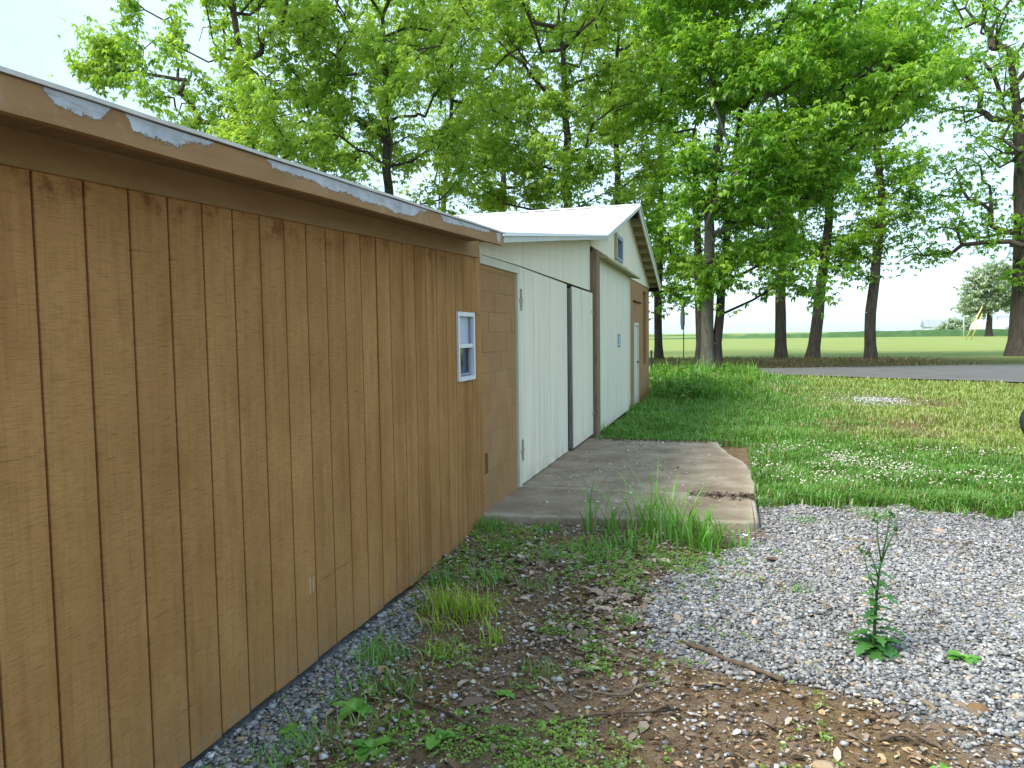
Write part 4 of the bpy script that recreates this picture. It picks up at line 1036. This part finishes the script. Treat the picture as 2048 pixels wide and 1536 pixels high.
# straw and dry stalks beyond the road
N = 16000
X = r_.uniform(-9, 19, N); Y = r_.uniform(34.2, 50, N)
st = zones(X, Y)[3]; ok = (r_.random(N) < st*sstep(14, 8, X) + .05*(X < 9)) & (Y > np.interp(X, *zip(*far_edge))+.1); X, Y = X[ok], Y[ok]; N = len(X)
cc = np.array([.25, .17, .08])[None]*(.5+.9*r_.random((N, 1))); gr = r_.random(N) < .22; cc[gr] = np.array([.10, .17, .03])
V, T, C_ = blades(np.stack([X, Y, gz(X, Y)], 1), .05+.20*r_.random(N)**3, .03+.02*r_.random(N), cc, 53, 1.1)
tag(big('dry_stalks', V, T, MAT['blade'], cols=C_), 'brown dry stalks and litter under the trees beyond the road', 'dry grass', kind='stuff')
# clover blossoms
N = 1500
X = np.concatenate([r_.normal(1.0, .55, N), r_.normal(2.3, .5, 500), r_.normal(2.9, .35, 160)]); Y = np.concatenate([r_.normal(9.1, .75, N), r_.normal(8.9, .4, 500), r_.normal(10.4, .2, 160)])
cl_ = fbm(X, Y, 2.2, 80); ok = (cl_ > .44) & (zones(X, Y)[0] < .4) & (X > .25) & (Y > 7.6); X, Y = X[ok], Y[ok]; N = len(X)
s = r_.uniform(.005, .012, N)
V = ico[None]*s[:, None, None] + np.stack([X, Y, gz(X, Y)+r_.uniform(.07, .13, N)], 1)[:, None]
T = (icoF[None] + (np.arange(N)*12)[:, None, None]).reshape(-1, 3)
cc = np.array([.66, .63, .50])[None]*r_.uniform(.6, 1.1, (N, 1))
tag(big('clover_blossoms', V.reshape(-1, 3), T, MAT['petal'], cols=np.repeat(cc, 12, axis=0)), 'white clover blossoms scattered over the lawn', 'clover', kind='stuff')

# dead leaves on the bare soil
def curled(P, s, cols, seed):
    r_ = np.random.default_rng(seed); N = len(P); az = r_.random(N)*6.283
    D = np.stack([np.cos(az), np.sin(az), r_.normal(0, .25, N)], 1); S = np.stack([-np.sin(az), np.cos(az), r_.normal(0, .3, N)], 1); Z = np.array([0, 0, 1.])
    cu = r_.uniform(.05, .35, N)[:, None]; s = s[:, None]; w = r_.uniform(.3, .6, N)[:, None]
    pts = [P-D*s, P-D*s*.35+S*s*w+Z*cu*s, P+D*s*.4+S*s*w*.8+Z*cu*s*1.2, P+D*s+Z*cu*s*.5, P+D*s*.4-S*s*w*.8+Z*cu*s, P-D*s*.35-S*s*w+Z*cu*s*.8, P+Z*.0]
    V = np.stack(pts, 1).reshape(-1, 3); k = np.arange(N)*7
    T = np.concatenate([np.stack([k+6, k+i, k+(i+1) % 6], 1) for i in range(6)])
    return V, T, np.repeat(cols, 7, axis=0)
N = 30000
X = r_.uniform(-1.95, .9, N); Y = r_.uniform(2.2, 5.95, N)
g, d, m, st, fld = zones(X, Y); cl_ = fbm(X, Y, 1.6, 90)
pr = np.clip((cl_-.32)*2.6, 0, 1)*(1-g)*(.10+.75*sstep(3.3, 4.2, Y)*sstep(0.0, -.5, X))
pr = np.where(g > .5, .012, pr)
ok = r_.random(N) < pr; X, Y = X[ok], Y[ok]; N = len(X)
t = r_.random((N, 1)); cc = np.array([.13, .08, .05])*(1-t) + np.array([.56, .45, .36])*t; cc *= r_.uniform(.6, 1.1, (N, 1))
V, T, C_ = curled(np.stack([X, Y, gz(X, Y)+.014], 1), np.exp(r_.normal(math.log(.0155), .45, N)), cc, 54)
tag(big('leaf_litter', V, T, MAT['litter'], cols=C_), 'dry brown leaf litter on the soil beside the shed', 'leaf litter', kind='stuff')
# wood chips and crumbs in the dirt
N = 22000
X = r_.uniform(-1.7, 1.2, N); Y = r_.uniform(2.2, 5.6, N); g, d, m, st, fld = zones(X, Y); ok = (g < .4) & (r_.random(N) < .75); X, Y = X[ok], Y[ok]; N = len(X)
cc = np.array([.20, .135, .075])[None]*np.exp(r_.normal(0, .75, (N, 1))); cc = np.minimum(cc, .6)
V, T, C_ = curled(np.stack([X, Y, gz(X, Y)+.008], 1), np.exp(r_.normal(math.log(.0075), .5, N)), cc, 55)
tag(big('soil_crumbs', V, T, MAT['litter'], cols=C_), 'brown chips and crumbs lying on the bare soil', 'soil', kind='stuff')
# low green ground cover on the soil
N = 19000
X = r_.uniform(-1.95, .4, N); Y = r_.uniform(2.2, 5.9, N); cl_ = fbm(X, Y, 2.3, 100); g = zones(X, Y)[0]
band = np.exp(-((X+.75+.12*(Y-2.6))/.28)**2)*sstep(4.2, 3.2, Y) + .38*sstep(4.3, 4.9, Y)*sstep(.3, -.2, X) + .85*np.exp(-((X+1.38)/.30)**2)*sstep(3.9, 2.9, Y)
ok = (r_.random(N) < np.clip(band+.07, 0, 1)*sstep(.42, .56, cl_)) & (r_.random(N) > g*.7); X, Y = X[ok], Y[ok]
V, T, tt = leaves(np.stack([X, Y, gz(X, Y)+.016], 1), .022, 5, -.35, 56)
cA = np.array([.10, .25, .025]); cB = np.array([.33, .50, .075]); cc = cA[None]*(1-tt[:, None]) + cB[None]*tt[:, None]
tag(big('ground_cover', V, T, MAT['blade'], cols=cc), 'low bright green ground cover on the soil beside the shed', 'ground cover', kind='stuff')
# white paint flakes on the apron
N = 420
X = np.concatenate([r_.normal(-1.25, .35, N), r_.uniform(-1.8, .1, 200)]); Y = np.concatenate([r_.normal(10.2, .45, N//2), r_.normal(8.0, .7, N-N//2), r_.uniform(6.1, 10.5, 200)])
ok = (X > -1.95) & (X < 0) & (Y < 10.75) & (Y > 6.1); X, Y = X[ok], Y[ok]; N = len(X)
cc = np.array([.66, .64, .58])[None]*r_.uniform(.6, 1.1, (N, 1))
V, T, C_ = curled(np.stack([X, Y, np.full(N, .066)], 1), np.exp(r_.normal(math.log(.012), .4, N)), cc, 57)
tag(big('paint_flakes', V, T, MAT['litter'], cols=C_), 'white paint flakes scattered on the concrete apron', 'paint flakes', kind='stuff')
# soil washed against the joint of the apron
N = 1400
X = np.concatenate([r_.uniform(-.45, .22, 700), r_.uniform(-1.9, .0, 700)]); Y = np.concatenate([7.2 + r_.normal(0, .03, 700)*(1+2.5*noise2(X[:700], 0, 6)), r_.normal(10.75, .10, 700)])
X[:700] = .22 - .6*r_.random(700)**1.8
cc = np.array([.10, .07, .045])[None]*r_.uniform(.4, 1.6, (1400, 1))
V, T, C_ = curled(np.stack([X, Y, np.full(1400, .066)], 1), np.exp(r_.normal(math.log(.009), .5, 1400)), cc, 58)
tag(big('joint_debris', V, T, MAT['litter'], cols=C_), 'dark soil and debris gathered in the apron joints', 'debris', kind='stuff')

# ------------------------------------------------------------------ single plants
def tuft(name, x, y, n, h, spread, label, cA, cB, seed, w=.0036, bend=.8, cat='grass tuft', group=None, z=None):
    r_ = np.random.default_rng(seed); n = int(n*1.7)
    z0 = float(gz(x, y)) if z is None else z
    root = empty(name, (x, y, z0), label, cat, group)
    P = np.stack([x+r_.normal(0, spread, n), y+r_.normal(0, spread, n), np.full(n, z0-.005)], 1)
    t = r_.random((n, 1)); cc = np.array(cA)*(1-t) + np.array(cB)*t
    dead = r_.random(n) < .12; cc[dead] = np.array([.34, .27, .14])*(.6+.6*r_.random(dead.sum()))[:, None]
    segs = 5; az = r_.random(n)*6.283; D = np.stack([np.cos(az), np.sin(az), np.zeros(n)], 1); S = np.stack([-np.sin(az), np.cos(az), np.zeros(n)], 1)
    hh = h*(.45+.65*r_.random(n)); bn = bend*(.3+.9*r_.random(n)); V = []; 
    for k in range(segs+1):
        t_ = k/segs; c = P + D*(hh*bn*t_**2.1)[:, None] + np.array([0, 0, 1.])*(hh*(t_ - .42*bn*t_**2.6))[:, None]
        ww = w*(1-.9*t_**1.6)*(.8+.4*r_.random(n)[:, None]); V += [c-S*ww, c+S*ww]
    V = np.stack(V, 1); m_ = 2*(segs+1); k0 = np.arange(n)*m_; T = []
    for k in range(segs): T += [np.stack([k0+2*k, k0+2*k+1, k0+2*k+3, k0+2*k+2], 1)]
    half = n//2 if n > 12 else n
    tag(big('blades', V.reshape(-1, 3), np.concatenate(T), MAT['blade'], root, cols=np.repeat(cc, m_, axis=0)), kind='stuff')
    return root
lush = ((.10, .30, .035), (.24, .48, .07)); lime = ((.26, .42, .03), (.48, .62, .08)); deep = ((.07, .25, .025), (.17, .40, .05))
TG = 'grass tufts on the soil'
for (x, y, n, h, sp, c, lab, sd_) in [
    (-1.66, 4.05, 90, .20, .075, lime, 'yellowish grass tuft against the shed wall, left of the lime pair', 61),
    (-1.43, 3.98, 120, .19, .085, lime, 'yellowish grass tuft just right of its twin near the shed wall', 62),
    (-1.20, 3.62, 16, .17, .03, lime, 'thin yellow green grass sprig right of the yellowish pair', 63),
    (-1.56, 3.72, 24, .15, .06, lime, 'thin straggling grass below the yellowish pair', 64),
    (-1.45, 3.05, 34, .10, .07, deep, 'low scraggly tuft beside the start of the long twig', 161),
    (-1.50, 2.62, 40, .09, .09, lush, 'short grassy tuft between the dock weed and the gravel strip', 166),
    (-1.32, 2.78, 40, .08, .10, lush, 'low mat of grass just above the long twig', 167),
    (-1.58, 3.02, 40, .11, .09, lush, 'ragged tuft on the soil edge right of the gravel strip', 168),
    (-1.38, 3.42, 36, .10, .08, lime, 'sparse lime grass below the yellowish pair, away from the wall', 169),
    (-1.48, 4.55, 50, .14, .09, lush, 'green tuft in the leaf litter above the yellowish pair', 170),
    (-1.15, 4.45, 30, .09, .08, lush, 'thin tuft in the litter right of the yellowish pair', 171),
    (-.85, 5.1, 60, .13, .12, lush, 'broad low tuft in the middle of the litter before the slab', 172),
    (-1.62, 2.45, 60, .10, .10, lush, 'short tuft at the bottom edge beside the gravel strip', 162),
    (-.86, 3.30, 22, .10, .05, lush, 'thin sprig standing in the middle of the dirt', 163),
    (-1.05, 5.35, 60, .12, .10, lush, 'spreading tuft in front of the tall apron grass', 164),
    (-.30, 5.10, 50, .12, .10, lush, 'tuft at the gravel edge below the bushy grass clump', 165),
    (-1.70, 3.33, 70, .16, .07, lush, 'green grass tuft over the gravel strip beside the shed', 65),
    (-1.80, 4.45, 50, .15, .06, deep, 'dark green tuft at the shed foot behind the yellowish grass', 66),
    (-1.86, 5.62, 90, .13, .08, deep, 'dark tuft at the corner where shed meets the apron', 67),
    (-1.42, 5.80, 50, .11, .06, deep, 'small dark tuft in front of the apron edge near the shed', 68),
    (-1.60, 5.20, 50, .12, .08, deep, 'low dark tuft in the leaf litter close to the shed', 69),
    (-1.22, 5.0, 40, .11, .08, lush, 'low tuft in the middle of the leaf litter', 70),
    (-.55, 4.50, 30, .09, .07, deep, 'small low tuft on the mossy soil', 71),
    (-.56, 4.02, 26, .10, .05, deep, 'small tuft at the edge of the gravel by the moss', 72),
    (1.18, 6.85, 60, .13, .09, lush, 'isolated grass tuft in the gravel behind the thistle', 73),
    (.42, 4.82, 24, .08, .05, lush, 'tiny weed sprig in the gravel left of the thistle', 74),
    (.62, 6.6, 30, .10, .08, deep, 'faint grass sprig in the gravel near the apron corner', 75),
    (-1.88, 11.6, 60, .28, .06, deep, 'grass tuft at the foot of the brown barn post', 76),
    (-1.9, 15.4, 60, .30, .10, deep, 'grass tuft at the foot of the cream jamb', 77),
    (.36, 7.62, 60, .16, .10, lush, 'leafy grass tuft at the right corner of the apron', 78),
    (.95, 7.75, 70, .15, .12, lush, 'grass tuft on the lawn edge right of the apron corner', 79),
]: tuft('grass_tuft', x, y, n, h, sp, lab, c[0], c[1], sd_, group=TG)
for k, (x, y, n, h, sp, lab) in enumerate([
    (-1.12, 5.90, 9, .66, .05, 'tall arching grass clump at the apron edge, leftmost of the row'),
    (-.88, 5.88, 13, .56, .06, 'tall grass clump second from the left along the apron edge'),
    (-.62, 5.92, 20, .70, .08, 'tallest grass clump in the middle of the apron edge'),
    (-.38, 5.80, 34, .58, .10, 'tall grass clump second from the right along the apron edge'),
    (-.16, 5.68, 70, .36, .11, 'bushy grass clump at the right end of the apron edge row'),
    (-.72, 5.55, 70, .16, .12, 'low grass clump in front of the tall apron grass')]):
    tuft('tall_grass', x, y, n, h, sp, lab, lush[0], lush[1], 81+k, w=.0075, bend=.75, cat='grass clump', group='tall grass along the apron edge')

def leaf_strip(base, az, L, wd, el, lobes, curl, n=9, teeth=.0):
    """one broad leaf: V, quads; wavy or toothed outline"""
    V = []; d_ = np.array([math.cos(az), math.sin(az), 0]); s = np.array([-math.sin(az), math.cos(az), 0])
    for i in range(n):
        t = i/(n-1)
        c = np.array(base) + d_*L*t*math.cos(el) + np.array([0, 0, 1])*(L*t*math.sin(el) - curl*L*t*t)
        w = wd*(math.sin(math.pi*min(1, t*.92+.06))**.7)*(1 - teeth*(i % 2))*(.25 if i == 0 else 1)
        V += [c - s*w + np.array([0, 0, .25*w]), c, c + s*w + np.array([0, 0, .25*w])]
    F = []
    for i in range(n-1):
        F += [(3*i, 3*i+1, 3*i+4, 3*i+3), (3*i+1, 3*i+2, 3*i+5, 3*i+4)]
    return V, F
def leafy(root, name, specs, cA, cB, seed):
    r_ = np.random.default_rng(seed); me0 = None
    for sp in specs:
        V, F = leaf_strip(**sp); t = r_.random()
        cc = np.array(cA)*(1-t)+np.array(cB)*t
        big(name, V, F, MAT['blade'], root, smooth=True, cols=np.repeat(cc[None], len(V), 0))
# broadleaf weeds
for k, (x, y, n, L, lab) in enumerate([
    (-1.55, 2.80, 9, .13, 'broad leaved dock weed nearest the shed gravel strip'),
    (-1.10, 2.62, 6, .12, 'pair of upright broad leaves by the long twig'),
    (-1.33, 2.52, 8, .10, 'low broad leaved weed at the bottom edge of the picture'),
    (-1.74, 2.58, 7, .08, 'small weed sprouting from the gravel strip near the shed'),
    (1.10, 3.98, 11, .10, 'flat green weed rosette right of the thistle'),
    (-.95, 3.05, 7, .06, 'small seedling in the middle of the dirt patch'),
    (.75, 2.95, 7, .05, 'tiny yellow green seedling on the dark dirt at bottom right')]):
    r2 = np.random.default_rng(200+k)
    z0 = float(gz(x, y)); rt_ = empty('broadleaf_weed', (x, y, z0), lab, 'weed', 'broad leaved weeds')
    leafy(rt_, 'leaf', [dict(base=(x, y, z0+.008), az=6.283*i/n+r2.normal(0, .3), L=L*r2.uniform(.7, 1.2), wd=L*r2.uniform(.17, .27), el=r2.uniform(.15, .9), lobes=0, curl=r2.uniform(.3, .8), n=7) for i in range(n)], (.10, .31, .04), (.24, .50, .08), 300+k)
# thistle
tx, ty_ = .70, 3.98; tz = float(gz(tx, ty_))
th = empty('thistle', (tx, ty_, tz), 'tall spiny thistle weed growing alone out of the gravel', 'thistle')
stem = [(tx, ty_, tz-.02), (tx+.004, ty_, tz+.14), (tx+.012, ty_+.01, tz+.28), (tx+.022, ty_+.01, tz+.42), (tx+.03, ty_+.01, tz+.47)]
tt_m = NT('thistle_green'); tt_m = tt_m.done(tt_m.ramp(tt_m.noise(30, 3), [(.3, (.03, .085, .025)), (.7, (.06, .14, .035))]), .7, .2)
Vp, Fp = polytube(stem, [.0085, .008, .0065, .005, .004], 7); mesh('stem', Vp, Fp, tt_m, th, True)
brs = [[(tx+.012, ty_+.01, tz+.30), (tx-.03, ty_, tz+.40), (tx-.06, ty_-.01, tz+.53)], [(tx+.03, ty_+.01, tz+.46), (tx+.012, ty_, tz+.56), (tx+.005, ty_, tz+.68)],
       [(tx+.03, ty_+.01, tz+.46), (tx+.06, ty_, tz+.56), (tx+.095, ty_, tz+.65)], [(tx+.03, ty_+.01, tz+.46), (tx+.055, ty_+.02, tz+.60), (tx+.068, ty_+.02, tz+.70)], [(tx+.02, ty_+.01, tz+.37), (tx+.0, ty_, tz+.44), (tx-.02, ty_, tz+.50)]]
r2 = np.random.default_rng(77)
for b_ in brs:
    Vp, Fp = polytube(b_, [.0045, .0035, .0025], 6); br = mesh('branch', Vp, Fp, tt_m, th, True)
    for k in range(3):
        c = np.array(b_[-1]) + r2.normal(0, .010, 3)
        Vb = ico*np.array([.008, .008, .011]) + c; mesh('bud', Vb, icoF, tt_m, br)
specs = []
for i in range(11):      # basal rosette
    specs.append(dict(base=(tx, ty_, tz+.02+.01*i/11), az=6.283*i/11+r2.normal(0, .2), L=r2.uniform(.13, .22), wd=.046, el=r2.uniform(.15, .7), lobes=0, curl=.55, n=13, teeth=.55))
for i in range(30):      # stem leaves, smaller upwards
    t = i/29; zz = .05+.40*t; specs.append(dict(base=(tx+.02*t, ty_, tz+zz), az=2.4*i+r2.normal(0, .3), L=(.17-.11*t)*r2.uniform(.75, 1.15), wd=.036-.021*t, el=r2.uniform(.1, .7), lobes=0, curl=.5, n=11, teeth=.6))
for b_ in brs:
    for q_ in (.4, .7, .95):
        c = np.array(b_[0])*(1-q_)+np.array(b_[2])*q_
        specs.append(dict(base=tuple(c), az=r2.random()*6.28, L=r2.uniform(.025, .045), wd=.008, el=.7, lobes=0, curl=.3, n=7, teeth=.5))
leafy(th, 'leaf', specs, (.03, .13, .025), (.09, .26, .05), 401)

# ------------------------------------------------------------------ twigs, sticks and stones lying about
def twig(pts, r0, r1, label, mat='twig', side=None):
    P = np.array([(x, y, float(gz(x, y))+.012+dz) for x, y, dz in pts])
    t = np.linspace(0, 1, 14); idx = t*(len(P)-1); Q = np.stack([np.interp(idx, np.arange(len(P)), P[:, k]) for k in range(3)], 1)
    r2 = np.random.default_rng(int(abs(P[0, 0])*1000)); Q += r2.normal(0, .004, Q.shape)*np.array([1, 1, .5])
    root = empty('twig', tuple(Q[0]), label, 'twig', 'fallen twigs')
    V, F = polytube(Q, np.linspace(r0, r1, 14)*(1+.15*r2.normal(size=14)), 7); mesh('stick', V, F, MAT[mat], root, True)
    for (a, bx_, by_) in (side or []):
        q = Q[a]; V, F = polytube([q, q+np.array([bx_*.5, by_*.5, .012]), q+np.array([bx_, by_, .004])], [r1*.9, r1*.7, r1*.4], 6); mesh('side_shoot', V, F, MAT[mat], root, True)
twig([(-1.52, 3.01, 0), (-1.11, 2.79, .01), (-.67, 2.58, 0), (-.45, 2.46, 0)], .006, .010, 'long dark twig lying across the weeds beside the shed', side=[(5, .06, .05)])
twig([(-.23, 3.80, .012), (.24, 3.46, .012)], .011, .013, 'straight brown stick lying on the gravel edge')
twig([(-.70, 2.86, 0), (-.50, 2.98, .012), (-.30, 3.05, .012), (-.22, 3.10, 0)], .004, .008, 'curved bare twig on the dirt near the bottom', side=[(6, .02, -.08), (9, .06, .03)])
twig([(-.62, 3.18, 0), (-.45, 3.17, .006), (-.38, 3.28, .012), (-.27, 3.36, 0)], .005, .006, 'crooked grey twig between dirt and gravel', 'straw_twig')
twig([(-.75, 3.58, 0), (-.52, 3.52, 0)], .006, .007, 'short dark twig on the soil left of the gravel')
twig([(.86, 6.15, 0), (1.12, 6.12, 0)], .012, .010, 'short pale stick in the gravel behind the thistle', 'straw_twig')
twig([(1.40, 6.22, 0), (1.62, 6.20, 0), (1.78, 6.24, 0)], .010, .006, 'grey twig in the gravel right of the thistle top')
twig([(.80, 3.52, 0), (.84, 3.40, 0)], .010, .012, 'stubby pale bark strip at the dirt edge below the thistle', 'straw_twig')
twig([(.93, 3.52, 0), (1.00, 3.38, 0)], .012, .014, 'bark strip right of the stubby one below the thistle', 'straw_twig')
twig([(.56, 3.08, 0), (.70, 3.14, .015), (.80, 3.08, 0)], .009, .006, 'bent dark twig in the bottom right dirt', side=[(4, .06, -.05)])
twig([(.20, 5.0, 0), (.34, 4.86, 0), (.42, 4.88, 0)], .006, .004, 'little twig pile in the gravel in front of the apron', side=[(5, .06, .08), (7, -.05, .05)])
def rock(x, y, s, label, tint, seed):
    r2 = np.random.default_rng(seed); bm = bmesh.new(); bmesh.ops.create_icosphere(bm, subdivisions=2, radius=1)
    for v in bm.verts:
        n_ = float(noise2(v.co.x*1.5+seed, v.co.y*1.5+v.co.z, 1.6)); v.co *= .8+.45*n_
        v.co = Vector((x+v.co.x*s, y+v.co.y*s*.8, float(gz(x, y))+.2*s+v.co.z*s*.55))
    me = bpy.data.meshes.new('stone'); bm.to_mesh(me); bm.free()
    a = me.attributes.new('tint', 'FLOAT_COLOR', 'POINT'); a.data.foreach_set('color', np.tile(np.array([*tint, 1.]), len(me.vertices)).astype(np.float32))
    tag(link('stone', me, MAT['stone']), label, 'stone', 'larger loose stones')
rock(.34, 2.83, .040, 'tan rounded stone in the dirt at the bottom', (.42, .30, .19), 1)
rock(1.02, 3.46, .045, 'brown clod at the right edge of the dirt patch', (.22, .13, .06), 2)
rock(-1.86, 3.35, .035, 'pale stone against the shed foot', (.45, .42, .38), 3)
rock(-.55, 2.75, .022, 'small white stone in the dirt', (.6, .6, .6), 4)
rock(1.62, 6.55, .05, 'pinkish stone in the gravel near the lawn edge', (.40, .30, .25), 5)
